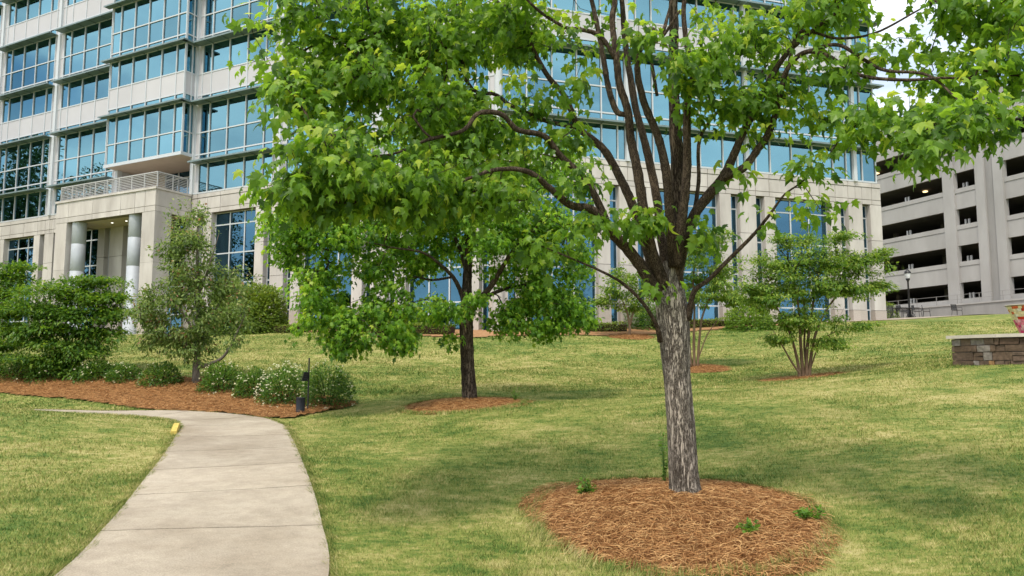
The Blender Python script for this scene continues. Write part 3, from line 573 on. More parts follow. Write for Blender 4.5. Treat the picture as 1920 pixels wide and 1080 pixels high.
def low_window(fr, s0, s1, ncol, p=-0.42):
    mb = MB(); zr = [ZG, 5.0, 6.9, 8.85, 10.75, ZT - 0.01]; e = np.linspace(s0, s1, ncol + 1)
    for u in e: fr.box(mb, u - 0.04, u + 0.04, p - 0.06, p + 0.05, ZG, ZT)
    for z in zr[1:]: fr.box(mb, s0, s1, p - 0.05, p + 0.04, z - 0.04, z + 0.04)
    o = mb.build('window', M['white'], office, loc=fr.p((s0 + s1) / 2, p, ZG))
    for i in range(ncol):
        for j in range(5): pane(fr, o, M['glass_low'], e[i] + 0.03, e[i + 1] - 0.03, p - 0.01, zr[j] + 0.03, zr[j + 1] - 0.03)
def stone_bay(fr, s, ln=BAY):
    f = ln / BAY; c = [0, 0.55, 1.15, 1.9, 5.86, 6.61, 7.21, BAY]; c = [s + x * f for x in c]
    pier(fr, c[0] + 0.003, c[1]); low_window(fr, c[1], c[2], 1); pier(fr, c[2], c[3]); low_window(fr, c[3], c[4], 3); pier(fr, c[4], c[5]); low_window(fr, c[5], c[6], 1); pier(fr, c[6], c[7] - 0.003)
    band(fr, c[0], c[7], 0.0, [c[0], c[1], c[2] + 0.35, (c[3] + c[4]) / 2 - 0.6, (c[3] + c[4]) / 2 + 1.2, c[5] - 0.35, c[6], c[7]])
for k in range(7):
    if k != 3: stone_bay(FL_, LP_[k])
_s = LP_[3]                                                    # the entrance bay: one tall wide opening
pier(FL_, _s + 0.003, _s + 0.5); low_window(FL_, _s + 0.5, _s + 6.9, 4); pier(FL_, _s + 6.9, _s + BAY - 0.003)
band(FL_, _s, _s + BAY, 0.0, [_s, _s + 2.6, _s + 5.2, _s + BAY])
for k in range(3): stone_bay(FR_, RP_[k], RP_[k + 1] - RP_[k])
e0 = RP_[3]; pier(FR_, e0, e0 + 0.5); low_window(FR_, e0 + 0.5, e0 + 1.1, 1); pier(FR_, e0 + 1.1, RLEN + 0.25); band(FR_, e0, RLEN + 0.25, 0.0, [e0, e0 + 0.5, e0 + 1.25, RLEN + 0.25])
ck = MB(); ck.lathe((CX, CY, 0), [(0.30, ZG), (0.30, Z0 - 0.004)], 12); ck.build('stone_corner', M['stone'], office, loc=(CX, CY, ZG), smooth=True)
# portico
P0, P1, PP = LP_[3] + 0.02, LP_[3] + 10.3, 2.75; ZP = Z0 - 1.55
for (s0, s1, p0, p1) in ((P0, P1, PP - 0.6, PP), (P0, P0 + 0.6, 0.02, PP - 0.6), (P1 - 0.6, P1, 0.02, PP - 0.6)):
    FL_.one('beam_core', M['joint'], office, s0 + 0.02, s1 - 0.02, p0 + (0.02 if p0 > 1 else 0), p1 - 0.03, ZP + 0.01, Z0 - 0.03)
cuts = [P0, P0 + 1.0, P0 + 2.0, P0 + 3.4, P0 + 6.3, P0 + 8.9, P1]
for (z0, z1) in ((ZP, ZP + 0.36), (ZP + 0.37, Z0 - 0.13)):
    for i in range(6): FL_.one('stone_panel', M['stone'], office, cuts[i] + 0.016, cuts[i + 1] - 0.016, PP - 0.1, PP, z0 + 0.012, z1 - 0.012)
    for q0, q1 in ((0.05, 0.95), (0.96, PP - 0.11)):
        FL_.one('stone_panel', M['stone'], office, P0 - 0.004, P0 + 0.1, q0, q1, z0 + 0.005, z1 - 0.005); FL_.one('stone_panel', M['stone'], office, P1 - 0.1, P1 + 0.004, q0, q1, z0 + 0.005, z1 - 0.005)
FL_.one('coping', M['stone'], office, P0 - 0.07, P1 + 0.07, 0.03, PP + 0.07, Z0 - 0.125, Z0 + 0.02)
FL_.one('soffit', M['soffit'], office, P0 + 0.6, P1 - 0.6, 0.02, PP - 0.6, ZP + 0.02, ZP + 0.14)
for s0, s1 in ((P0 + 0.0, P0 + 1.25), (P1 - 1.25, P1)):
    for z0, z1, m in ((ZG, 4.95, 'granite'), (4.96, 8.1, 'stone'), (8.11, ZP - 0.003, 'stone')): FL_.one('stone_pier', M[m], office, s0 + 0.012, s1 - 0.012, PP - 1.25, PP - 0.012, z0, z1)
for s in (P0 + 2.5, P1 - 1.85):
    c = FL_.p(s, PP - 0.55, 0); mb = MB(); r = 0.45
    mb.lathe(c, [(r * 1.15, ZG), (r * 1.15, 4.4), (r, 4.45), (r, 8.0), (r * 0.985, 8.005), (r * 0.985, 8.03), (r, 8.035), (r, ZP - 1.5), (r * 0.985, ZP - 1.495), (r * 0.985, ZP - 1.47), (r, ZP - 1.465), (r, ZP + 0.02)], 28)
    mb.build('column', M['column'], office, loc=(c[0], c[1], ZG), smooth=True)
for s in (P0 + 3.4, P0 + 4.9, P0 + 6.4): 
    c = FL_.p(s, 1.2, 0); mb = MB(); mb.lathe(c, [(0.0, ZP + 0.005), (0.07, ZP + 0.005), (0.08, ZP + 0.03)], 10); mb.build('downlight', M['strip'], office, loc=(c[0], c[1], ZP))
rl = MB(); corners = [(P1 - 0.15, 0.25), (P1 - 0.15, PP - 0.2), (P0 + 0.15, PP - 0.2), (P0 + 0.15, 0.25)]
first = True
for (a0, b0), (a1, b1) in zip(corners[:-1], corners[1:]):
    ln = math.hypot(a1 - a0, b1 - b0); n = max(2, round(ln / 1.25))
    if first: rail = FL_.one('railing', M['rail'], office, a0 - 0.03, a0 + 0.03, b0 - 0.03, b0 + 0.03, Z0 + 0.02, Z0 + 1.08); rail.scale = (1, 1, 1); rail.rotation_euler[2] = 0
    if first:
        mb = MB(); FL_.box(mb, a0 - 0.03, a0 + 0.03, b0 - 0.03, b0 + 0.03, Z0 + 0.02, Z0 + 1.08); L0 = WLOC[rail.name]; rail.data = mesh_np('railing', np.concatenate(mb.V) - np.array(L0), np.concatenate(mb.F), M['rail']); first = False
    for i in range(1, n + 1):
        a, b = a0 + (a1 - a0) * i / n, b0 + (b1 - b0) * i / n; FL_.one('post', M['rail'], rail, a - 0.03, a + 0.03, b - 0.03, b + 0.03, Z0 + 0.02, Z0 + 1.06)
    for j in range(9):
        z = Z0 + 0.16 + 0.11 * j; t = 0.035 if j == 8 else 0.017
        if abs(a1 - a0) > 0.1: FL_.one('rail', M['rail'], rail, a0, a1, b0 - t, b0 + t, z - t, z + t)
        else: FL_.one('rail', M['rail'], rail, a0 - t, a0 + t, b0, b1, z - t, z + t)
# structure inside: floors, ceilings, back walls, roof
for fr, s1, dz in ((FL_, LP_[7], 0.0), (FR_, RLEN - 0.05, 0.012)):
    for z, m in [(ZG + 1.2, 'inner'), (8.0, 'inner')] + [(Z0 - 0.45 if j == 0 else Z0 + H1 + (j - 1) * FL + 0.62, 'ceiling') for j in range(NFLOOR + 1)]:
        if fr is FL_ and abs(z - (Z0 + H1 + 0.62)) < 0.1: fr.one('floor_slab', M[m], office, 0.3, B0, -13, -0.14, z - 0.35, z); fr.one('floor_slab', M[m], office, B1, s1, -13, -0.14, z - 0.35, z)
        else: fr.one('floor_slab', M[m], office, 0.3, s1, -13, -0.55 if z < Z0 - 1 else -0.14, z - 0.35 + dz, z + dz)
    fr.one('core_wall', M['inner'], office, 0.2, s1, -13.3, -13.02, ZG, ZTOP); fr.one('roof', M['greypanel'], office, -0.1, s1 + 0.05, -13.3, 0.05, ZTOP + 0.003 + dz, ZTOP + 1.2 + dz)
    fr.one('end_wall', M['greypanel'], office, s1 + 0.0, s1 + 0.04, -13.3, -0.16, ZG, ZTOP)
    for j in range(NFLOOR - 1):
        for u in np.arange(3.1, s1 - 2, 15.5):
            v = -1.5 - 2.2 * ((int(u * 7) + j) % 3); z = Z0 + H1 + j * FL + 0.27 - 0.02 + dz
            fr.one('ceiling_light', M['strip'], office, u, u + 0.12, v - 1.6, v, z - 0.03, z - 0.003)
    for u in np.arange(1.0, s1, 3.88): fr.one('office_partition', M['inner'], office, u - 0.08, u + 0.08, -9 + (int(u) % 3), -13.0 + 0.0, Z0 - 0.4, ZTOP - 0.5)
# panes: the 300 that show largest are pieces of their own, the rest one mass of glass and one of panels
def shown(q):
    fr, par, m, s0, s1, p, z0, z1, nm, th = q
    u, v, f = pix(np.array([fr.p(s0, p, z0), fr.p(s1, p, z0), fr.p(s1, p, z1), fr.p(s0, p, z1)]))
    if f.min() < 1: return 0.0
    wd = min(u.max(), 1920) - max(u.min(), 0); hg = min(v.max(), 1080) - max(v.min(), 0)
    hid = 0.25 if 560 < u.mean() < 1010 else 1.0
    return max(wd, 0) * max(hg, 0) * hid
for nm in ('pane', 'panel'):
    L_ = sorted([q for q in PANES if q[8] == nm], key=shown, reverse=True); rest = {}
    for i, (fr, par, m, s0, s1, p, z0, z1, _, th) in enumerate(L_):
        if i < 300: fr.one(nm, m, par, s0, s1, p - th / 2, p + th / 2, z0, z1)
        else: fr.box(rest.setdefault(m.name, (MB(), m))[0], s0, s1, p - th / 2, p + th / 2, z0, z1)
    for mb, m in rest.values(): mb.build(nm + '_field', m, office, kind='stuff')
# ------------------------------------------------------------------ parking garage
_q0 = at(1905, 450, 64.0); GA = Frame((_q0[0], 64.0), (-0.332, 0.943), (-0.943, -0.332))
def gs(px, z=14.0):
    lo, hi = -30.0, 60.0
    for _ in range(50):
        mid = (lo + hi) / 2; u, _, f = pix(GA.p(mid, 0, z)); lo, hi = (mid, hi) if (u > px or f < 1) else (lo, mid)
    return lo
def gz(px, py):
    s = gs(px); return at(px, py, GA.p(s, 0, 0)[1])[2]
ZO = gz(1736, 566); PIT = (gz(1709, 376) - ZO) / 3.0; OPH = PIT * 0.44
garage = empty('parking_garage', (*GA.p(0, 0, 0)[:2], float(ground(*GA.p(0, 0, 0)[:2])))); tag(garage, 'grey concrete parking garage with long dark openings behind the office building', 'garage')
spans = [(-22.0, gs(1887) - 7.0), (gs(1887) - 5.5, gs(1887)), (gs(1835), gs(1794)), (gs(1773), gs(1773) + 22.0)]
NL = 5; ZGT = ZO + NL * PIT + 0.1
for i, (a, b) in enumerate(spans):
    for k in range(NL + 1):
        z1 = ZO + k * PIT if k < NL else ZGT + 1.1; z0 = ZO + (k - 1) * PIT + OPH if k > 0 else ZO - 0.75
        GA.one('spandrel', M['garage'], garage, a, b, -0.25, -0.06, z0, z1 - 0.42 if k < NL else z1); 
        if k < NL: GA.one('spandrel_cap', M['garage'], garage, a, b, -0.25, -0.01, z1 - 0.405, z1)
piers = [(spans[0][1], spans[1][0]), (spans[1][1], spans[2][0]), (spans[2][1], spans[3][0]), (spans[3][1], spans[3][1] + 2)]
for a, b in piers:
    a, b = min(a, b), max(a, b)
    if b - a > 2.6:
        wd = (b - a) * 0.34
        GA.one('pier', M['garage'], garage, a, a + wd, -0.4, 0.14, 4.0, ZGT + 1.3); GA.one('pier', M['garage'], garage, b - wd, b, -0.4, 0.14, 4.0, ZGT + 1.3); GA.one('pier_recess', M['garage2'], garage, a + wd, b - wd, -0.4, -0.02, 4.0, ZGT + 1.25)
    else: GA.one('pier', M['garage'], garage, a, b, -0.4, 0.1, 4.0, ZGT + 1.3)
for k in range(NL + 1):
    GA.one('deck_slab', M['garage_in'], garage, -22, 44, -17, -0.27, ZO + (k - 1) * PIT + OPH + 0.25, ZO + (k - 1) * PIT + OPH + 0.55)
    for s in np.arange(-6, 40, 6.1):
        if k: 
            z = ZO + (k - 1) * PIT + OPH + 0.24
            if (int(s * 3) + k) % 4 == 0: GA.one('garage_light', M['lamp'], garage, s, s + 0.35, -4.3, -4.0, z - 0.18, z - 0.05)
            GA.one('deck_column', M['garage_in'], garage, s - 0.2, s + 0.2, -6.4, -6.0, z - PIT + 0.3, z)
    if k:
        for s in (gs(1700), gs(1700) + 4.2, gs(1810)):
            mb = MB()
            for d in (0, 0.35): GA.box(mb, s + d, s + d + 0.14, -0.7, -0.55, ZO + (k - 1) * PIT - 0.2, ZO + (k - 1) * PIT + 0.55)
            mb.build('standpipe', M['rail'], garage)
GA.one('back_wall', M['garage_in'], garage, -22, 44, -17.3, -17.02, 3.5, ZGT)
GA.one('end_wall', M['garage'], garage, 44.02, 44.3, -17.3, -0.2, 3.5, ZGT + 1.0)
zw = ZO - 0.62
GA.one('plinth_wall', M['garage2'], garage, -22, 40, 0.16, 0.85, 3.2, zw); GA.one('plinth_cap', M['garage'], garage, -22, 40.1, 0.14, 0.92, zw + 0.003, zw + 0.14)
for z in (zw + 0.55, zw + 0.95): GA.one('handrail', M['garage2'], garage, -22, 16, 0.60, 0.63, z - 0.015, z + 0.015)
for s in np.arange(-21, 16, 2.2): GA.one('handrail_post', M['garage2'], garage, s, s + 0.04, 0.595, 0.635, zw + 0.14, zw + 0.95)
# mulch strip and paving at the foot of the buildings
_L = lambda s, p: tuple(FL_.p(s, p, 0)[:2]); _Rr = lambda s, p: tuple(FR_.p(s, p, 0)[:2])
def strip(name, pts, m, label, cat, dz, step=0.4):
    P = np.array(pts); x = np.arange(P[:, 0].min(), P[:, 0].max(), step); y = np.arange(P[:, 1].min(), P[:, 1].max(), step); X, Y = np.meshgrid(x, y, indexing='ij')
    k = inpoly(X[:-1, :-1] + step / 2, Y[:-1, :-1] + step / 2, pts); ii = np.arange(X.size).reshape(X.shape); F = np.stack([ii[:-1, :-1], ii[1:, :-1], ii[1:, 1:], ii[:-1, 1:]], -1)[k]; u, iv = np.unique(F, return_inverse=True)
    V = np.stack([X, Y, ground(X, Y) + dz], -1).reshape(-1, 3)[u]; o = obj(name, mesh_np(name, V, iv.reshape(-1, 4), m, smooth=True)); tag(o, label, cat, kind='structure'); return o
strip('planting_bed', [_L(20, -0.2), _L(20, 2.4), _L(8, 3.0), _L(0, 3.2), _Rr(6, 3.2), _Rr(16, 2.8), _Rr(17, -0.2), (CX, CY)], M['straw_far'], 'tan pine straw strip along the foot of the building', 'mulch', 0.05)
strip('patio', [_Rr(19.5, -0.3), _Rr(19.5, 1.5), (30, 49.5), (36, 54), (50, 60), (44, 72), (30, 80), (20, 70), (24, 49)], M['concrete'], 'pale paved patio beside the corner of the office building', 'patio', 0.03)
# ------------------------------------------------------------------ leaves, branches, trees
MAPLE = np.array([(0, 0, 0), (0.15, -0.05, -0.01), (0.40, 0.08, -0.05), (0.28, 0.21, -0.02), (0.55, 0.50, -0.10), (0.26, 0.50, -0.02), (0.20, 0.64, -0.03), (0, 1.0, -0.16),
                  (-0.20, 0.64, -0.03), (-0.26, 0.50, -0.02), (-0.55, 0.50, -0.10), (-0.28, 0.21, -0.02), (-0.40, 0.08, -0.05), (-0.15, -0.05, -0.01), (0, 0.36, 0.03)])
MAPLE_F = np.array([(14, i, (i + 1) % 14) for i in range(14)])
MAPLE_S = np.array([(0, 0, 0), (0.42, 0.12, -0.05), (0.24, 0.24, 0), (0.52, 0.55, -0.1), (0.2, 0.55, 0), (0, 1.0, -0.15), (-0.2, 0.55, 0), (-0.52, 0.55, -0.1), (-0.24, 0.24, 0), (-0.42, 0.12, -0.05)])
MAPLE_SF = np.array([(0, 1, 2), (0, 2, 8), (0, 8, 9), (2, 3, 4), (2, 4, 6), (2, 6, 8), (4, 5, 6), (6, 7, 8)])
OVAL = np.array([(0, 0, 0), (0.26, 0.35, -0.04), (0.2, 0.75, -0.06), (0, 1, -0.12), (-0.2, 0.75, -0.06), (-0.26, 0.35, -0.04)]); OVAL_F = np.array([(0, 1, 2), (0, 2, 3), (0, 3, 4), (0, 4, 5)])
DIAM = np.array([(0, 0, 0), (0.28, 0.5, 0), (0, 1, -0.06), (-0.28, 0.5, 0)]); DIAM_F = np.array([(0, 1, 2), (0, 2, 3)])
LEAF = {'maple': (MAPLE, MAPLE_F), 'small_maple': (MAPLE_S, MAPLE_SF), 'oval': (OVAL, OVAL_F), 'diamond': (DIAM, DIAM_F)}
def norm(v): return v / (np.linalg.norm(v, axis=-1, keepdims=True) + 1e-9)
def leaf_basis(n, outward, droop, r_, flat=0.0):
    """tip direction: outward and hanging; face turned up and out"""
    t = norm(outward * (1.0 - 0.5 * droop) + np.array([0, 0, -droop]) + r_.normal(0, 0.42, (n, 3)))
    up = norm(np.array([0, 0, 1.0]) * (0.8 + flat) + outward * 0.55 + r_.normal(0, 0.38 * (1 - 0.5 * flat), (n, 3)))
    nn = norm(up - t * (up * t).sum(-1, keepdims=True)); sd = np.cross(t, nn)
    return np.stack([sd * r_.uniform(0.68, 1.08, (n, 1)), t, nn * r_.uniform(0.4, 2.8, (n, 1))], -1)   # columns; width and curl differ from leaf to leaf
def leaf_arrays(kind, P, B, S, v):
    T, F = LEAF[kind]; n, k = len(P), len(T)
    V = np.einsum('nij,kj->nki', B, T) * S[:, None, None] + P[:, None]
    return V.reshape(-1, 3), (F[None] + (np.arange(n) * k)[:, None, None]).reshape(-1, F.shape[1]), np.repeat(v, k)
def blob_points(blobs, seed, shell=0.45):
    """points through ellipsoids given as (px, py, D, rx_px, ry_px, depth_m, count)"""
    r_ = np.random.default_rng(seed); out_ = []
    for (px, py, D, rx, ry, dd, n) in blobs:
        d = norm(r_.normal(size=(n, 3))); q = r_.random(n) ** shell
        c = at(px, py, D); m = D / FPX; q = q * (1 + 0.28 * r_.normal(size=n))
        out_.append(c + d * q[:, None] * np.array([rx * m, dd, ry * m]))
    return np.concatenate(out_)
def chain(pts, n=7):
    """limb polyline (px,py,D,r) -> smooth world points and radii"""
    W = np.array([np.append(at(p[0], p[1], p[2]), p[3]) for p in pts]); return catmull(W, n) if len(W) > 2 else np.linspace(W[0], W[1], n)
class Tree:
    def __init__(s, name, label, base, cat='tree', group=None, seed=1, sink=0.05):
        s.e = empty(name, base); tag(s.e, label, cat, group); s.r = np.random.default_rng(seed); s.base = np.array(base)
        s.N = []; s.par = []; s.rad = []
    def limb(s, pts, m, sides=9, name='limb', rough=0.05, world=False, n=7):
        W = np.array(pts) if world else chain(pts, n)
        mb = MB(); mb.tube(W[:, :3], W[:, 3], sides, rough=rough); o = mb.build(name, m, s.e, loc=s.base, smooth=True)
        k0 = len(s.N)
        for i, q in enumerate(W):
            s.N.append(q[:3]); s.par.append(k0 + i - 1 if i else -1); s.rad.append(q[3])
        return o
    def twigs(s, A, m, r_tip=0.0022, r_max=0.03, step=0.22, up=0.25, skip=0.0):
        """join every leaf-cluster point to the nearest fitting branch; thickness grows with what it carries"""
        N0 = np.array(s.N); nb = len(N0); N_ = np.zeros((nb + len(A) * 40, 3)); N_[:nb] = N0; par = list(s.par); cnt = nb
        dr = np.zeros_like(N_); 
        for i in range(nb):
            j = par[i]; dr[i] = norm(N0[i] - N0[j]) if j >= 0 else np.array([0, 0, 1.0])
        base_ok = np.zeros(len(N_), bool); base_ok[:nb] = np.array(s.rad) < 1.0
        d0 = np.min(np.linalg.norm(A[:, None] - N0[None], axis=-1), axis=1); order = np.argsort(d0); chains = []
        for a in A[order]:
            v = a - N_[:cnt]; d = np.linalg.norm(v, axis=1) + 1e-6; cosn = (v * dr[:cnt]).sum(1) / d
            j = int(np.argmin(d * (1.35 - 0.5 * cosn))); L = d[j]; n = max(2, int(L / step) + 1)
            t = np.linspace(0, 1, n + 1)[1:, None]; mid = N_[j] + dr[j] * L * 0.35 + np.array([0, 0, up * L * 0.3])
            P = (1 - t) ** 2 * N_[j] + 2 * t * (1 - t) * mid + t ** 2 * a
            P[:-1] += s.r.normal(0, 0.03 * min(L, 0.8), P[:-1].shape)
            ids = [j]
            for q in P:
                if cnt >= len(N_): break
                N_[cnt] = q; par.append(ids[-1]); dr[cnt] = norm(q - N_[ids[-1]]); ids.append(cnt); cnt += 1
            chains.append(ids)
        load = np.zeros(cnt)
        for ids in chains: load[ids[-1]] += 1
        for i in range(cnt - 1, nb - 1, -1): load[par[i]] += load[i]
        rad = np.clip(r_tip * np.maximum(load, 1) ** 0.46, r_tip, r_max)
        mb = MB()
        for ids in chains:
            P = N_[ids]; rr = rad[ids].copy(); rr[0] = rr[1] if len(rr) > 1 else rr[0]
            mb.tube(P, rr, 4 if rr.max() < 0.008 else 6, cap=False)
        o = mb.build('branches', m, s.e, loc=s.base, smooth=True); o['kind'] = 'stuff'
        s.tipdir = norm(np.array([N_[c[-1]] - N_[c[-2]] for c in chains])); s.tips = np.array([N_[c[-1]] for c in chains]); return s
    def leaves(s, m, kind, per, spread, size, droop=0.6, flat=0.0, parts=0, light=None, vmean=0.42, vs=0.2, centre=None, name='crown'):
        n = len(s.tips) * per; r_ = s.r; T = np.repeat(s.tips, per, 0); D_ = np.repeat(s.tipdir, per, 0)
        off = norm(r_.normal(size=(n, 3))) * (r_.random(n) ** 0.5)[:, None] * np.array([spread, spread, spread * (0.7 if flat == 0 else 0.18 if flat > 0.6 else 0.28)])
        P = T + off - D_ * (spread * 0.5 * r_.random(n))[:, None]
        c = s.tips.mean(0) if centre is None else centre
        outw = norm(norm(off) * 0.9 + norm(P - c) * 0.5 + D_ * 0.4)
        B = leaf_basis(n, outw, droop, r_, flat); S = size * (0.55 + 0.6 * r_.random(n)) * np.repeat(0.8 + 0.4 * r_.random(len(s.tips)), per)
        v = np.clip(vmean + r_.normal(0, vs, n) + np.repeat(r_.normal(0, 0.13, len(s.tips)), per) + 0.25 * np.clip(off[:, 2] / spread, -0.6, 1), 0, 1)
        idx = np.arange(n)
        if parts:
            u, w_, f = pix(P); ok_ = (u > 0) & (u < 1920) & (w_ > 0) & (w_ < 1080) & (f > 0.5); sc_ = np.where(ok_, S / np.maximum(f, 0.5), 0); big = np.argsort(-sc_)[:parts]
            Tm, Fm = LEAF[kind]; var = [mesh_np('leaf', Tm, Fm, m, {'v': np.full(len(Tm), q)}) for q in np.linspace(0.08, 0.98, 10)]
            for i in big:
                o = bpy.data.objects.new('leaf', var[int(np.clip(round((v[i] - 0.08) / 0.1), 0, 9))]); put(o, s.e, P[i])
                ln = np.linalg.norm(B[i], axis=0); M3 = Matrix((B[i] / ln).tolist()); o.rotation_euler = M3.to_euler(); o.scale = tuple(float(S[i] * q) for q in ln)
            idx = np.setdiff1d(idx, big)
        V, F, vv = leaf_arrays(kind, P[idx], B[idx], S[idx], v[idx])
        o = obj(name, mesh_np(name, V - s.base, F, m, {'v': vv}), s.e, s.base); o['kind'] = 'stuff'; return o
# ---- nearest maple -------------------------------------------------------------------
t1 = Tree('maple_tree', 'nearest maple with pale grey furrowed trunk and many rising limbs', T1, seed=21)
D1 = 7.5
tr = np.array([np.append(at(px, py, D1), r) for px, py, r in [(1286, 950, 0.19), (1285, 925, 0.150), (1281, 880, 0.136), (1277, 800, 0.130), (1270, 720, 0.126), (1266, 660, 0.138), (1262, 610, 0.150), (1258, 570, 0.150), (1258, 530, 0.115), (1262, 490, 0.095)]])
W = catmull(tr, 10)
mb = MB(); sides = 40; n = len(W); a = np.arange(sides) * 2 * math.pi / sides; rings = []
for i in range(n):
    z = W[i, 2]; flut = 1 + 0.035 * np.sin(3 * a + 0.8) + 0.028 * np.sin(5 * a + z * 1.2) + 0.02 * np.sin(11 * a + 4 * np.sin(z * 2.2)) + 0.014 * np.sin(19 * a + 5 * np.sin(z * 3)) + rng.normal(0, 0.010, sides)
    knot = 1 + 0.10 * np.exp(-((a - 4.6) / 0.5) ** 2) * (math.exp(-((z - 1.35) / 0.07) ** 2) + 0.8 * math.exp(-((z - 1.95) / 0.06) ** 2))
    flare = 1 + 0.26 * max(0, 1 - (z - W[0, 2]) / 0.30) ** 2 * (0.5 + 0.5 * np.sin(4 * a + 1.0))
    r = W[i, 3] * flut * knot * flare; rings.append(np.stack([W[i, 0] + np.cos(a) * r, W[i, 1] + np.sin(a) * r, np.full(sides, z)], -1))
Vt = np.concatenate(rings); i_ = np.arange(n - 1)[:, None] * sides; j_ = np.arange(sides)[None]; j2_ = (j_ + 1) % sides
o = obj('trunk', mesh_np('trunk', Vt - T1, np.stack([i_ + j_, i_ + j2_, i_ + j2_ + sides, i_ + j_ + sides], -1).reshape(-1, 4), M['bark'], smooth=True), t1.e, T1)
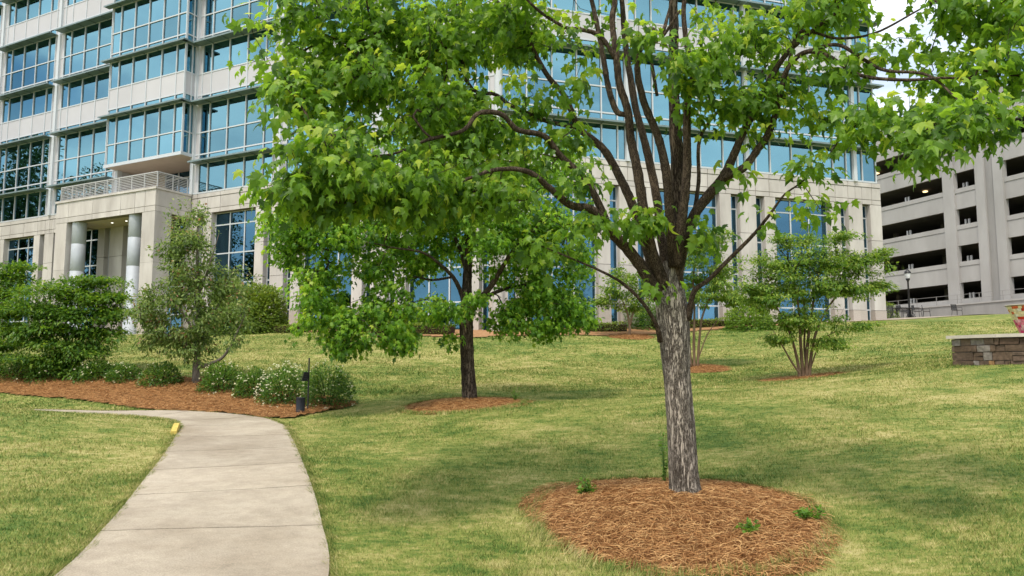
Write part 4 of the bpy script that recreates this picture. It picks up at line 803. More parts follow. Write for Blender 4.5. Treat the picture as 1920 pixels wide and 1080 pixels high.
LIMBS1 = [
    [(1246, 570, 7.5, .085), (1222, 531, 7.45, .072), (1192, 486, 7.4, .066), (1147, 435, 7.3, .058), (1110, 394, 7.2, .050), (1069, 384, 7.1, .040), (1031, 353, 6.95, .034), (990, 322, 6.8, .028), (930, 318, 6.7, .022), (860, 340, 6.6, .015), (780, 350, 6.5, .010), (690, 370, 6.4, .006)],
    [(1147, 435, 7.3, .040), (1103, 345, 7.2, .038), (1051, 292, 7.1, .034), (1020, 255, 7.0, .031), (970, 243, 6.9, .029), (940, 214, 6.8, .027), (897, 213, 6.75, .025), (867, 245, 6.7, .022), (800, 263, 6.6, .017), (730, 290, 6.5, .011), (640, 290, 6.4, .006)],
    [(1240, 560, 7.55, .075), (1215, 470, 7.6, .060), (1188, 390, 7.65, .054), (1164, 336, 7.7, .050), (1132, 280, 7.7, .046), (1086, 240, 7.7, .040), (1060, 182, 7.7, .034), (1026, 141, 7.7, .030), (1000, 92, 7.65, .026), (978, 33, 7.6, .021), (930, 2, 7.55, .016), (860, -40, 7.4, .010)],
    [(1086, 240, 7.7, .028), (1031, 229, 7.6, .026), (1000, 217, 7.55, .024), (957, 197, 7.5, .022), (920, 175, 7.45, .020), (847, 187, 7.35, .015), (770, 180, 7.25, .010), (680, 190, 7.1, .006)],
    [(1248, 540, 7.45, .070), (1222, 470, 7.35, .062), (1206, 387, 7.3, .057), (1195, 319, 7.25, .052), (1183, 262, 7.25, .048), (1177, 208, 7.2, .044), (1161, 156, 7.2, .041), (1156, 109, 7.2, .038), (1148, 39, 7.2, .034), (1153, 0, 7.2, .030), (1150, -70, 7.2, .022), (1120, -150, 7.1, .012)],
    [(1156, 112, 7.2, .030), (1125, 68, 7.15, .027), (1088, 55, 7.1, .023), (1060, 51, 7.05, .020), (1010, 20, 7.0, .015), (960, -30, 6.95, .009)],
    [(1172, 215, 7.25, .030), (1156, 208, 7.3, .034), (1141, 165, 7.35, .033), (1130, 100, 7.4, .031), (1116, 30, 7.45, .028), (1103, -20, 7.5, .024), (1070, -110, 7.6, .014)],
    [(1256, 540, 7.6, .065), (1240, 440, 7.75, .056), (1230, 363, 7.85, .052), (1209, 267, 7.95, .047), (1193, 208, 8.0, .044), (1182, 146, 8.05, .040), (1172, 78, 8.1, .036), (1167, 13, 8.15, .032), (1160, -80, 8.2, .022)],
    [(1262, 500, 7.4, .060), (1254, 370, 7.2, .052), (1247, 312, 7.15, .049), (1234, 257, 7.1, .045), (1208, 193, 7.05, .040), (1195, 130, 7.0, .032), (1203, 90, 6.95, .026), (1240, 70, 6.8, .018), (1275, 20, 6.7, .012)],
    [(1260, 540, 7.5, .105), (1270, 430, 7.5, .086), (1271, 336, 7.5, .078), (1267, 250, 7.5, .071), (1264, 182, 7.5, .065), (1263, 100, 7.5, .058), (1263, 26, 7.5, .052), (1258, -80, 7.5, .040), (1250, -200, 7.5, .024)],
    [(1268, 500, 7.35, .060), (1281, 394, 7.2, .052), (1288, 319, 7.15, .048), (1288, 250, 7.1, .044), (1289, 182, 7.05, .040), (1299, 146, 7.0, .034), (1285, 65, 6.9, .028), (1283, 0, 6.85, .023), (1300, -90, 6.8, .014)],
    [(1264, 560, 7.5, .080), (1278, 469, 7.4, .066), (1302, 404, 7.3, .060), (1329, 366, 7.2, .057), (1356, 332, 7.1, .053), (1374, 295, 7.05, .045), (1392, 252, 7.0, .041), (1417, 203, 6.95, .037), (1440, 156, 6.9, .033), (1463, 117, 6.85, .029), (1492, 84, 6.8, .025), (1560, 30, 6.7, .018), (1640, -20, 6.6, .010)],
    [(1352, 335, 7.1, .046), (1394, 315, 7.0, .043), (1418, 284, 6.95, .040), (1442, 248, 6.9, .036), (1460, 190, 6.85, .032), (1476, 130, 6.75, .028), (1510, 98, 6.65, .025), (1553, 105, 6.5, .021), (1612, 141, 6.3, .018), (1698, 150, 6.1, .015), (1770, 146, 5.9, .012), (1850, 150, 5.8, .007)],
    [(1510, 98, 6.65, .020), (1570, 84, 6.5, .019), (1620, 112, 6.35, .017), (1660, 132, 6.2, .016), (1740, 141, 6.05, .013), (1800, 190, 5.8, .009), (1850, 220, 5.6, .005)],
    [(1476, 130, 6.75, .020), (1500, 60, 6.8, .017), (1570, 72, 6.7, .014), (1640, 62, 6.6, .012), (1720, 20, 6.5, .009), (1790, -20, 6.4, .006)],
    [(1290, 600, 7.45, .040), (1301, 548, 7.35, .030), (1329, 524, 7.25, .026), (1370, 483, 7.1, .023), (1411, 442, 7.0, .020), (1442, 404, 6.9, .016), (1470, 366, 6.8, .012), (1505, 340, 6.7, .008), (1550, 298, 6.6, .004)],
    [(1238, 640, 7.4, .030), (1231, 610, 7.3, .024), (1206, 569, 7.2, .020), (1171, 534, 7.1, .017), (1130, 510, 7.0, .014), (1068, 483, 6.9, .010), (1000, 455, 6.8, .006)],
    [(1300, 410, 7.3, .026), (1310, 340, 7.4, .022), (1312, 262, 7.5, .019), (1350, 205, 7.5, .016), (1400, 170, 7.4, .013), (1440, 120, 7.3, .009)],
    [(1232, 180, 7.1, .018), (1215, 60, 7.0, .020), (1240, 62, 6.9, .022), (1252, 30, 6.9, .018), (1265, -20, 6.85, .013)],
]
for k, L in enumerate(LIMBS1): t1.limb([(q[0], q[1], q[2], q[3] * 0.88) for q in L], M['limb'] if k not in (9,) else M['bark2'], 10 if L[0][3] > .05 else 8)
bl = [  # (px, py, D, rx, ry, depth, clusters)
    (600, 50, 6.9, 95, 80, .8, 38), (560, 170, 6.5, 70, 70, .6, 30), (650, 150, 6.9, 105, 85, .8, 46), (720, 40, 7.2, 120, 80, .9, 46), (620, 290, 6.3, 80, 60, .6, 35), (570, 375, 6.3, 70, 40, .5, 30), (670, 350, 6.4, 100, 60, .6, 46),
    (770, 350, 6.6, 100, 70, .7, 42), (840, 90, 7.3, 110, 100, .9, 52), (900, 260, 7.3, 90, 80, .8, 28), (960, 50, 7.6, 100, 70, .9, 38), (790, 210, 7.2, 110, 90, .9, 49), (870, 370, 6.9, 70, 50, .7, 21), (1060, 70, 7.0, 40, 45, .4, 5), (1075, 150, 7.2, 40, 40, .4, 5), (1010, 200, 7.6, 50, 60, .6, 6),
    (1205, 55, 6.6, 25, 25, .3, 4), (1290, 130, 6.5, 65, 40, .5, 11), (1330, 90, 6.6, 80, 50, .6, 12), (1400, 70, 6.9, 90, 60, .7, 18), (1325, 190, 6.8, 60, 50, .5, 11), (1390, 200, 7.1, 60, 45, .5, 11), (1500, 40, 6.9, 90, 60, .8, 18), (1450, 170, 7.0, 55, 40, .6, 11), (1560, 140, 6.6, 45, 40, .5, 7), (1580, 30, 6.8, 80, 40, .7, 11),
    (1650, 225, 5.9, 60, 30, .4, 12), (1740, 245, 5.6, 75, 36, .45, 19), (1840, 235, 5.5, 60, 30, .45, 12), (1735, 290, 5.5, 25, 22, .3, 4), (1810, 150, 6.1, 80, 55, .6, 19), (1870, 60, 6.2, 80, 80, .7, 27), (1790, 30, 6.5, 70, 40, .6, 14), (1910, 150, 6.0, 50, 60, .5, 9), (1660, 100, 6.4, 40, 25, .4, 4), (1560, 215, 6.9, 50, 30, .4, 5), (1420, 250, 7.0, 30, 25, .4, 4),
    (1000, 290, 7.0, 60, 40, .5, 8), (940, 370, 6.9, 60, 35, .5, 9), (1060, 250, 7.4, 40, 30, .4, 4),
    (1195, 408, 7.0, 55, 16, .4, 6), (1130, 430, 6.9, 60, 25, .5, 6), (1090, 325, 6.8, 45, 20, .4, 4), (1030, 450, 6.9, 60, 25, .5, 5), (1325, 455, 7.2, 30, 30, .4, 5), (1235, 530, 7.1, 12, 12, .2, 1), (1500, 312, 6.5, 35, 12, .3, 4), (1545, 385, 6.5, 28, 10, .2, 3), (1430, 410, 6.8, 12, 12, .2, 1), (1385, 335, 7.0, 12, 12, .2, 1),
    (700, -130, 7.3, 260, 110, 1.6, 70), (1000, -190, 7.6, 260, 130, 1.8, 60), (1300, -200, 7.4, 260, 140, 1.8, 60), (1600, -130, 6.9, 240, 110, 1.4, 26), (1850, -60, 6.6, 160, 80, 1.0, 12), (1200, -380, 7.5, 300, 110, 1.8, 50),
    (1000, -60, 9.3, 300, 160, .9, 30), (1400, -80, 9.3, 300, 160, .9, 30), (800, 40, 8.6, 160, 120, .6, 28)]
A = blob_points(bl, 5)
t1.twigs(A, M['limb'], r_tip=0.0026, r_max=0.03)
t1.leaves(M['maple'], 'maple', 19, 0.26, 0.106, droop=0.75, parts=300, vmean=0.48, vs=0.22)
# ---- middle maple ---------------------------------------------------------------------
t2 = Tree('maple_tree', 'middle maple with dark trunk and low drooping bright green crown', T2, seed=22)
D2 = 17.0; b2 = T2
pts = [(881, 762, D2, .20), (880, 740, D2, .165), (877, 690, D2, .150), (875, 640, D2, .145), (874, 605, D2, .155), (875, 560, D2, .120), (877, 500, D2, .095), (880, 440, D2, .075), (884, 360, D2, .055), (886, 270, D2, .032), (888, 200, D2, .015)]
t2.limb(pts, M['bark2'], 22, 'trunk', rough=0.03, n=8)
for L in [[(878, 595, 17.0, .085), (892, 570, 16.9, .075), (918, 540, 16.7, .062), (943, 500, 16.5, .050), (962, 470, 16.4, .038), (1000, 430, 16.3, .022), (1050, 400, 16.2, .010)],
          [(895, 568, 16.95, .05), (930, 548, 17.2, .042), (975, 535, 17.4, .030), (1030, 540, 17.6, .018), (1080, 560, 17.7, .008)],
          [(873, 575, 17.0, .065), (865, 550, 16.9, .055), (851, 522, 16.7, .046), (823, 494, 16.4, .036), (791, 473, 16.1, .027), (740, 465, 15.9, .018), (680, 455, 15.7, .010), (600, 470, 15.5, .005)],
          [(845, 520, 16.7, .028), (810, 525, 16.9, .024), (770, 520, 17.1, .019), (720, 545, 17.3, .012), (650, 570, 17.4, .006)],
          [(870, 605, 16.95, .035), (852, 597, 16.8, .030), (846, 575, 16.7, .026), (820, 560, 16.5, .018), (770, 570, 16.2, .012), (740, 610, 16.0, .006)],
          [(876, 510, 17.0, .05), (850, 440, 17.2, .040), (800, 390, 17.4, .028), (730, 350, 17.6, .016), (640, 350, 17.7, .007)],
          [(880, 470, 17.0, .045), (930, 400, 17.2, .034), (990, 350, 17.4, .020), (1060, 320, 17.5, .009)],
          [(878, 490, 16.9, .045), (870, 400, 16.4, .034), (850, 320, 15.9, .020), (830, 260, 15.6, .009)],
          [(882, 440, 17.1, .035), (900, 360, 17.8, .024), (910, 280, 18.4, .012)]]:
    t2.limb(L, M['limb'], 8)
bl2 = [(560, 440, 15.9, 55, 45, .8, 64), (640, 430, 15.8, 80, 50, .9, 87), (600, 540, 15.8, 50, 50, .7, 67), (650, 610, 15.9, 45, 40, .7, 64), (640, 650, 15.8, 32, 14, .4, 17), (720, 570, 16.3, 60, 50, .9, 75), (745, 625, 16.0, 35, 30, .5, 32), (755, 650, 15.9, 32, 12, .3, 14),
       (720, 420, 16.3, 80, 60, 1.0, 87), (820, 400, 16.6, 90, 60, 1.2, 87), (780, 500, 17.4, 50, 30, .8, 32), (830, 580, 16.2, 55, 25, .6, 38), (900, 340, 16.8, 110, 70, 1.4, 102), (800, 290, 16.8, 110, 60, 1.3, 93), (680, 330, 16.6, 100, 60, 1.2, 87), (570, 380, 16.2, 50, 40, .8, 38),
       (980, 420, 16.9, 70, 60, 1.1, 78), (1040, 430, 16.6, 60, 50, 1.0, 58), (1000, 530, 17.2, 55, 40, .9, 58), (1055, 570, 17.0, 50, 50, .9, 81), (1030, 620, 16.9, 32, 18, .5, 26), (975, 580, 17.1, 45, 30, .7, 44), (1085, 490, 16.8, 35, 40, .7, 35), (930, 460, 16.0, 60, 30, .6, 32), (890, 560, 16.2, 30, 14, .4, 10), (1020, 330, 17.0, 90, 60, 1.2, 67),
       (880, 230, 17.0, 130, 60, 1.4, 102), (1070, 300, 17.2, 40, 50, .8, 23), (880, 400, 19.0, 200, 120, .8, 102), (840, 640, 16.6, 16, 8, .2, 4), (960, 610, 16.8, 45, 20, .6, 26), (1085, 590, 16.9, 28, 30, .6, 26), (930, 420, 16.4, 90, 50, 1.0, 50), (520, 415, 16.0, 34, 26, .5, 20), (590, 600, 15.9, 35, 30, .6, 24), (760, 460, 17.2, 80, 40, 1.2, 46), (850, 460, 17.6, 70, 50, 1.2, 40), (690, 500, 16.6, 60, 40, .9, 36), (950, 500, 17.6, 60, 40, 1.0, 30), (1010, 470, 17.2, 70, 50, 1.0, 40), (540, 480, 16.0, 34, 40, .6, 20)]
A = blob_points(bl2, 6); t2.twigs(A, M['limb'], r_tip=0.003, r_max=0.02, step=0.3)
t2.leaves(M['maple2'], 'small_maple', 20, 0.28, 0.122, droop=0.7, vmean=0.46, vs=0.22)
# ---- slim olive maple on the mulch bank -------------------------------------------------
B3 = gp(366, 21.5); t3 = Tree('maple_sapling', 'slim olive green tree with one low right limb on the mulch bank', B3, seed=23)
D3 = 21.5
t3.limb([(366, 742, D3, .13), (366, 725, D3, .105), (368, 690, D3, .095), (371, 650, D3, .078), (372, 600, D3, .066), (371, 540, D3, .05), (370, 480, D3, .034), (371, 420, D3, .018), (372, 392, D3, .008)], M['greybark'], 14, 'trunk', 0.03)
for L in [[(368, 690, D3, .06), (392, 683, 21.3, .05), (415, 672, 21.1, .042), (432, 650, 21.0, .03), (446, 620, 20.9, .018), (460, 590, 20.9, .008)], [(371, 650, D3, .04), (395, 600, 21.8, .03), (420, 550, 22, .018), (440, 500, 22.1, .008)], [(371, 640, D3, .04), (345, 590, 21.2, .03), (315, 560, 21, .018), (290, 540, 20.9, .008)],
          [(369, 660, D3, .03), (340, 640, 21.2, .022), (300, 620, 21, .012), (270, 600, 20.9, .006)], [(372, 580, D3, .035), (350, 510, 21.7, .024), (330, 450, 21.8, .01)], [(371, 560, D3, .035), (395, 490, 21.2, .022), (410, 440, 21.1, .01)]]: t3.limb(L, M['greybark'], 7)
A = blob_points([(365, 450, D3, 62, 55, .9, 59), (370, 520, D3, 85, 50, 1.1, 76), (330, 560, D3, 75, 50, 1.0, 67), (290, 590, 21.2, 45, 40, .7, 35), (420, 540, 21.6, 40, 60, .8, 34), (445, 590, 21.2, 28, 40, .5, 18), (340, 630, 21.3, 70, 32, .8, 46), (390, 610, 21.3, 55, 40, .8, 30), (355, 665, 21.2, 40, 20, .5, 15), (290, 640, 21.2, 26, 22, .5, 12), (372, 405, D3, 26, 22, .4, 10), (440, 640, 21.0, 22, 18, .4, 6), (330, 470, D3, 40, 40, .6, 20)], 7)
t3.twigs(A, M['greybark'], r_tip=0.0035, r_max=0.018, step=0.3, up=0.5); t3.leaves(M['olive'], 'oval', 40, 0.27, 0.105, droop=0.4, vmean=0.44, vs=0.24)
# ---- layered green trees at the left edge ------------------------------------------------
def layered(px, D, label, blobs, stems, seed, per=54):
    B = gp(px, D); t = Tree('layered_tree', label, B, seed=seed, group='layered green trees at the left edge')
    for L in stems: t.limb(L, M['greybark'], 7, 'stem')
    A = blob_points(blobs, seed); t.twigs(A, M['twig'], r_tip=0.004, r_max=0.02, step=0.35, up=0.2); t.leaves(M['fresh'], 'diamond', per, 0.46, 0.13, droop=0.25, flat=0.8, vmean=0.45, vs=0.2); return t
layered(140, 23, 'spreading layered green tree beside the entrance columns', [(120, 545, 23, 80, 18, 1.0, 57), (60, 575, 22.8, 70, 18, .9, 48), (180, 560, 23.2, 60, 18, .8, 46), (140, 590, 22.8, 95, 18, 1.1, 67), (210, 590, 23, 40, 22, .6, 30), (90, 615, 22.6, 80, 18, .9, 53), (180, 625, 22.8, 55, 18, .8, 39), (130, 650, 22.5, 65, 16, .8, 39), (60, 640, 22.5, 55, 16, .7, 32), (165, 525, 23.2, 40, 12, .5, 16), (200, 530, 23.3, 40, 8, .3, 10), (215, 560, 23.2, 30, 8, .3, 8), (60, 678, 22.3, 60, 14, .5, 30), (140, 700, 22.3, 50, 10, .4, 18), (110, 680, 22.4, 50, 14, .5, 25), (170, 660, 22.4, 40, 14, .5, 18)],
        [[(141, 710, 23, .07), (140, 680, 23, .06), (125, 640, 22.9, .045), (95, 600, 22.8, .03), (60, 570, 22.8, .012)], [(143, 705, 23, .06), (150, 660, 23, .05), (160, 610, 23, .036), (150, 560, 23, .02), (130, 535, 23, .01)], [(145, 705, 23, .05), (165, 650, 23, .04), (190, 605, 23.1, .026), (215, 575, 23.1, .01)]], 31)
layered(-25, 24, 'layered green tree cut by the left edge of the picture', [(0, 520, 24, 60, 18, .9, 46), (40, 500, 24.2, 32, 10, .5, 14), (-20, 550, 23.8, 70, 20, 1.0, 51), (10, 580, 23.6, 50, 20, .8, 39), (-30, 610, 23.6, 70, 18, .9, 41), (20, 615, 23.5, 40, 16, .6, 28), (0, 645, 23.4, 50, 16, .7, 30), (-70, 540, 24, 60, 30, .9, 34), (-10, 672, 23.2, 45, 12, .5, 18)],
        [[(-24, 715, 24, .07), (-20, 660, 24, .055), (-5, 600, 24, .04), (15, 545, 24, .022), (25, 510, 24, .01)], [(-28, 715, 24, .06), (-40, 650, 24, .045), (-60, 580, 24, .025), (-75, 530, 24, .01)]], 32)
# ---- crape myrtles ------------------------------------------------------------------------
def myrtle(B, D, px0, label, stems, blobs, seed, size=0.095, per=44, spread=0.27):
    t = Tree('crape_myrtle', label, B, seed=seed, group='crape myrtles on the lawn')
    for L in stems: t.limb(L, M['crape'], 7, 'stem', 0.03)
    A = blob_points(blobs, seed); t.twigs(A, M['twig'], r_tip=0.004, r_max=0.018, step=0.3, up=0.4); t.leaves(M['myrtle'], 'oval', per, spread, size, droop=0.3, flat=0.35, vmean=0.47, vs=0.22); return t
D = 21.0
myrtle(C1, D, 1510, 'rounded crape myrtle with fan of tan stems by the stone wall', [
    [(1500, 712, D, .05), (1496, 680, D, .042), (1486, 640, 20.9, .034), (1470, 600, 20.8, .024), (1440, 550, 20.7, .012)], [(1507, 712, D, .055), (1503, 670, D, .046), (1500, 620, D, .036), (1495, 560, D, .024), (1480, 500, D, .012)], [(1512, 712, D, .055), (1513, 660, D, .046), (1520, 600, 21.1, .036), (1530, 540, 21.2, .024), (1540, 480, 21.2, .012)],
    [(1517, 712, D, .05), (1522, 660, D, .042), (1535, 610, 21, .034), (1565, 560, 21, .024), (1610, 520, 21, .012)], [(1503, 705, D, .03), (1485, 680, 20.9, .026), (1468, 650, 20.8, .02), (1450, 620, 20.7, .01)], [(1515, 708, D, .035), (1508, 650, 21.2, .03), (1510, 590, 21.5, .024), (1500, 530, 21.6, .012)], [(1520, 690, D, .022), (1535, 650, 20.8, .018), (1560, 625, 20.7, .012), (1620, 612, 20.6, .006)]],
    [(1530, 490, D, 80, 32, 1.0, 99), (1455, 500, 20.9, 60, 30, .9, 72), (1600, 495, 21.1, 60, 26, .8, 66), (1500, 545, D, 95, 32, 1.1, 111), (1600, 540, 21, 60, 24, .8, 60), (1430, 560, 20.8, 45, 28, .7, 48), (1655, 535, 21, 28, 14, .4, 15), (1665, 470, 21, 22, 6, .2, 6), (1500, 600, 20.8, 70, 20, .8, 60), (1465, 635, 20.7, 30, 16, .4, 18), (1560, 645, 20.7, 38, 16, .4, 24), (1610, 610, 20.6, 55, 6, .3, 16), (1570, 447, D, 36, 14, .4, 20), (1510, 455, D, 50, 16, .6, 26), (1640, 480, D, 34, 14, .4, 14), (1400, 540, 20.8, 26, 22, .4, 14), (1470, 450, D, 25, 12, .4, 12)], 41)
D = 26.0
myrtle(C2, D, 1302, 'slender crape myrtle standing behind the nearest grey trunk', [
    [(1296, 690, D, .05), (1292, 640, D, .042), (1286, 590, D, .034), (1270, 530, D, .022), (1250, 480, D, .01)], [(1302, 690, D, .055), (1301, 640, D, .046), (1302, 580, D, .036), (1300, 520, D, .024), (1310, 460, D, .01)], [(1308, 690, D, .05), (1311, 640, D, .042), (1318, 590, D, .034), (1340, 540, D, .022), (1365, 500, D, .01)], [(1310, 670, D, .025), (1325, 630, D, .02), (1345, 600, D, .01)]],
    [(1310, 470, D, 50, 36, .9, 56), (1345, 520, D, 50, 34, .9, 62), (1270, 510, D, 40, 34, .8, 42), (1310, 555, D, 60, 26, .9, 50), (1380, 560, D, 34, 22, .6, 28), (1340, 440, D, 30, 22, .5, 20)], 42, 0.11)
D = 38.0
myrtle(C3, D, 1180, 'small far crape myrtle near the building, left of the grey trunk', [
    [(1180, 636, D, .08), (1180, 605, D, .06), (1170, 570, D, .04), (1150, 535, D, .02)], [(1181, 610, D, .06), (1190, 575, D, .04), (1205, 540, D, .02)]], [(1150, 545, D, 40, 26, 1.0, 40), (1200, 545, D, 40, 30, 1.0, 40), (1175, 515, D, 34, 22, .9, 30), (1130, 565, D, 26, 18, .7, 16), (1185, 575, D, 40, 16, .9, 24)], 43, 0.16, 30, 0.40)
# ------------------------------------------------------------------ shrubs and hedges
def shrub(name, label, px, D, wpx, hpx, depth, n, m, size=0.06, flowers=0, group=None, seed=1, kind='oval', cat='shrub', boxy=0.0, by=None):
    B = gp(px, D) if by is None else np.array([at(px, by, D)[0], D, float(ground(at(px, by, D)[0], D))]); r_ = np.random.default_rng(seed); e = empty(name, B); tag(e, label, cat, group)
    k = D / FPX; rx, rz = wpx * k / 2, hpx * k; d = norm(r_.normal(size=(n, 3))); d[:, 2] = np.abs(d[:, 2]) * 1.0 - 0.12
    if boxy: d = np.sign(d) * np.abs(d) ** (1 - boxy)
    lump = 1 + 0.10 * np.sin(d[:, 0] * 5 + seed) * np.sin(d[:, 1] * 4 + 2 * seed) + 0.08 * np.sin(d[:, 2] * 7 + d[:, 0] * 6 + seed)
    q = (r_.random(n) ** 0.28) * lump
    P = np.stack([d[:, 0] * q * rx, d[:, 1] * q * depth, np.clip(d[:, 2] * q, -0.12, 2) * rz * 0.93 + 0.06], -1); P[:, 2] = np.maximum(P[:, 2], 0.02)
    P[:, 2] += ground(P[:, 0] + B[0], P[:, 1] + B[1]) - B[2]
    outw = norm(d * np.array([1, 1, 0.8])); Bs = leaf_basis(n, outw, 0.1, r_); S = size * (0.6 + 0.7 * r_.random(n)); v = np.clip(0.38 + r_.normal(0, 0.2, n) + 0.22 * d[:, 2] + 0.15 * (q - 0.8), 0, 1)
    V, F, vv = leaf_arrays(kind, P, Bs, S, v); o = obj('foliage', mesh_np('foliage', V, F, m, {'v': vv}), e, B); o['kind'] = 'stuff'
    st_ = MB()
    for j in range(7):
        a = j * 0.9; st_.tube([(0.05 * math.cos(a), 0.05 * math.sin(a), -0.05), (rx * .3 * math.cos(a), depth * .3 * math.sin(a), rz * .35), (rx * .6 * math.cos(a), depth * .6 * math.sin(a), rz * .7)], [0.014, 0.01, 0.005], 5)
    V = np.concatenate(st_.V); V[:, 2] += 0.0; so = obj('stems', mesh_np('stems', V, np.concatenate(st_.F), M['twig']), e, B); so['kind'] = 'stuff'
    if flowers:
        nf = flowers; d = norm(r_.normal(size=(nf, 3))); d[:, 2] = np.abs(d[:, 2]) - 0.1; d[:, 1] = -np.abs(d[:, 1]) * 0.8 + 0.3 * d[:, 1]; d = norm(d)
        cl = norm(r_.normal(size=(5, 3))); cl[:, 2] = np.abs(cl[:, 2])
        P = np.stack([d[:, 0] * rx * 1.02, d[:, 1] * depth * 1.03, d[:, 2] * rz * 0.95 + 0.06], -1) * (0.97 + 0.1 * r_.random((nf, 1))); P[:, 2] = np.maximum(P[:, 2], 0.04) 
        P[:, 2] += ground(P[:, 0] + B[0], P[:, 1] + B[1]) - B[2]
        VV, FF, vv = [], [], []; off = 0
        for pt in range(5):
            a = pt * 1.2566; Bp = leaf_basis(nf, norm(d + 0.9 * norm(np.stack([np.cos(a + d[:, 0] * 9), np.sin(a + d[:, 0] * 9), 0.3 * np.ones(nf)], -1))), 0.0, r_)
            V, F, v_ = leaf_arrays('diamond', P, Bp, 0.04 * (0.7 + 0.5 * r_.random(nf)), r_.random(nf)); VV.append(V); FF.append(F + off); vv.append(v_); off += len(V)
        fo = obj('flowers', mesh_np('flowers', np.concatenate(VV), np.concatenate(FF), M['petal'], {'v': np.concatenate(vv)}), e, B); fo['kind'] = 'stuff'
    return e
G = 'cream flowering shrubs along the mulch bank'
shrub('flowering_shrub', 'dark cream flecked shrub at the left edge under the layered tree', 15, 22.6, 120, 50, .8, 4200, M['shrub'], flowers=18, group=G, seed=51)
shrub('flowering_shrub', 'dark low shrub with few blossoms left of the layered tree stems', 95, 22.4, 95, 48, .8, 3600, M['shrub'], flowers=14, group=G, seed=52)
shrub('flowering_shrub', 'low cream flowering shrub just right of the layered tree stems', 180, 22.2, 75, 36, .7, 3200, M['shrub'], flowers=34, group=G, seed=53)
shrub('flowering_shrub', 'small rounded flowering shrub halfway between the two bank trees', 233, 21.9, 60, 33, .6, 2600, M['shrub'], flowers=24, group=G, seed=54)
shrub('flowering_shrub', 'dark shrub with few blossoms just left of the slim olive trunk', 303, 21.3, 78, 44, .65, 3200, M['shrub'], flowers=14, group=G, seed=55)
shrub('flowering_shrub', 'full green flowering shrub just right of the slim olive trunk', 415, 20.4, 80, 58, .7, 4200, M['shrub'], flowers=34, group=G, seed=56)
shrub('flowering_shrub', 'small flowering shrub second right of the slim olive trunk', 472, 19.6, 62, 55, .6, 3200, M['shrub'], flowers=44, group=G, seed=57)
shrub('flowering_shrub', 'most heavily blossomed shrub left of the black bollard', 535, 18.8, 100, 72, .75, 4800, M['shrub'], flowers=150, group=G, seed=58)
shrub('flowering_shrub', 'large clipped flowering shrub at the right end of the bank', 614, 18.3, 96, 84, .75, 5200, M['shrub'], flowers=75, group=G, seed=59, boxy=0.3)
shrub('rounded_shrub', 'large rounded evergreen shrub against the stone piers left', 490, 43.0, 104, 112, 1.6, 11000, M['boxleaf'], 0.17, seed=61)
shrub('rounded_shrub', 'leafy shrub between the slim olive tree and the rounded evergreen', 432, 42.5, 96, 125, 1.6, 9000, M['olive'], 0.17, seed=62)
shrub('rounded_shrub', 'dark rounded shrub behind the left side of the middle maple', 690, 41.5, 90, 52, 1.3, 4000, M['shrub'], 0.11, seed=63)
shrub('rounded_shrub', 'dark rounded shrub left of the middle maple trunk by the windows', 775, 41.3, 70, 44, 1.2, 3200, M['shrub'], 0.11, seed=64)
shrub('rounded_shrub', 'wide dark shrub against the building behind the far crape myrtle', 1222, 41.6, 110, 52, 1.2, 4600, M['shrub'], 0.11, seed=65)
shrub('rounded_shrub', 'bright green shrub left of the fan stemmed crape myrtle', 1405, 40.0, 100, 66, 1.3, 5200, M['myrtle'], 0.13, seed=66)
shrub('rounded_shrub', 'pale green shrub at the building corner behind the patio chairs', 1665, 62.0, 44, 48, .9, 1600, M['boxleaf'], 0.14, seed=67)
def hedge(label, a, b, h, d, seed):
    r_ = np.random.default_rng(seed); A0, B0_ = np.array(a), np.array(b); L = np.linalg.norm(B0_ - A0); t = (B0_ - A0) / L; s = np.array([-t[1], t[0]]); n = int(L * 620)
    u = r_.random(n) * L; f = r_.random(n); x = np.where(f < 0.45, r_.random(n) * 2 - 1, np.where(r_.random(n) < 0.5, -1, 1)) * d / 2; z = np.where(f < 0.45, h, r_.random(n) * h) * (0.94 + 0.1 * np.sin(u * 2.1 + seed)) 
    Q = A0 + t * u[:, None] + s * (x + r_.normal(0, 0.04, n))[:, None]; c = (A0 + B0_) / 2; B = np.array([c[0], c[1], float(ground(*c))]); e = empty('hedge', B); tag(e, label, 'hedge', 'low clipped hedges along the building')
    P = np.stack([Q[:, 0], Q[:, 1], ground(Q[:, 0], Q[:, 1]) + z + r_.normal(0, 0.03, n)], -1) - B; outw = norm(np.stack([s[0] * np.sign(x), s[1] * np.sign(x), np.where(f < 0.45, 1.0, 0.3)], -1))
    V, F, vv = leaf_arrays('oval', P, leaf_basis(n, outw, 0, r_), 0.085 * (0.6 + 0.7 * r_.random(n)), np.clip(0.42 + r_.normal(0, 0.2, n) + 0.2 * (f < 0.45), 0, 1)); o = obj('foliage', mesh_np('foliage', V, F, M['boxleaf'], {'v': vv}), e, B); o['kind'] = 'stuff'
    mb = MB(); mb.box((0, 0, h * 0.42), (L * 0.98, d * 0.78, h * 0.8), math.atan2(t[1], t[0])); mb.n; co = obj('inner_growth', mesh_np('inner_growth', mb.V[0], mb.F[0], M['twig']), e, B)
q = lambda px, D: gp(px, D)[:2]
hedge('short low hedge at the foot of the rounded evergreen shrub', q(497, 42.6), q(566, 41.6), 0.42, 0.9, 1)
hedge('low hedge behind the left side of the middle maple', q(700, 40.0), q(850, 38.8), 0.50, 0.9, 2)
hedge('low hedge just left of the far crape myrtle', q(1100, 40.0), q(1172, 40.4), 0.45, 0.9, 3)
hedge('longest low hedge running right from behind the grey trunk', q(1225, 40.9), q(1440, 43.2), 0.42, 0.9, 4)
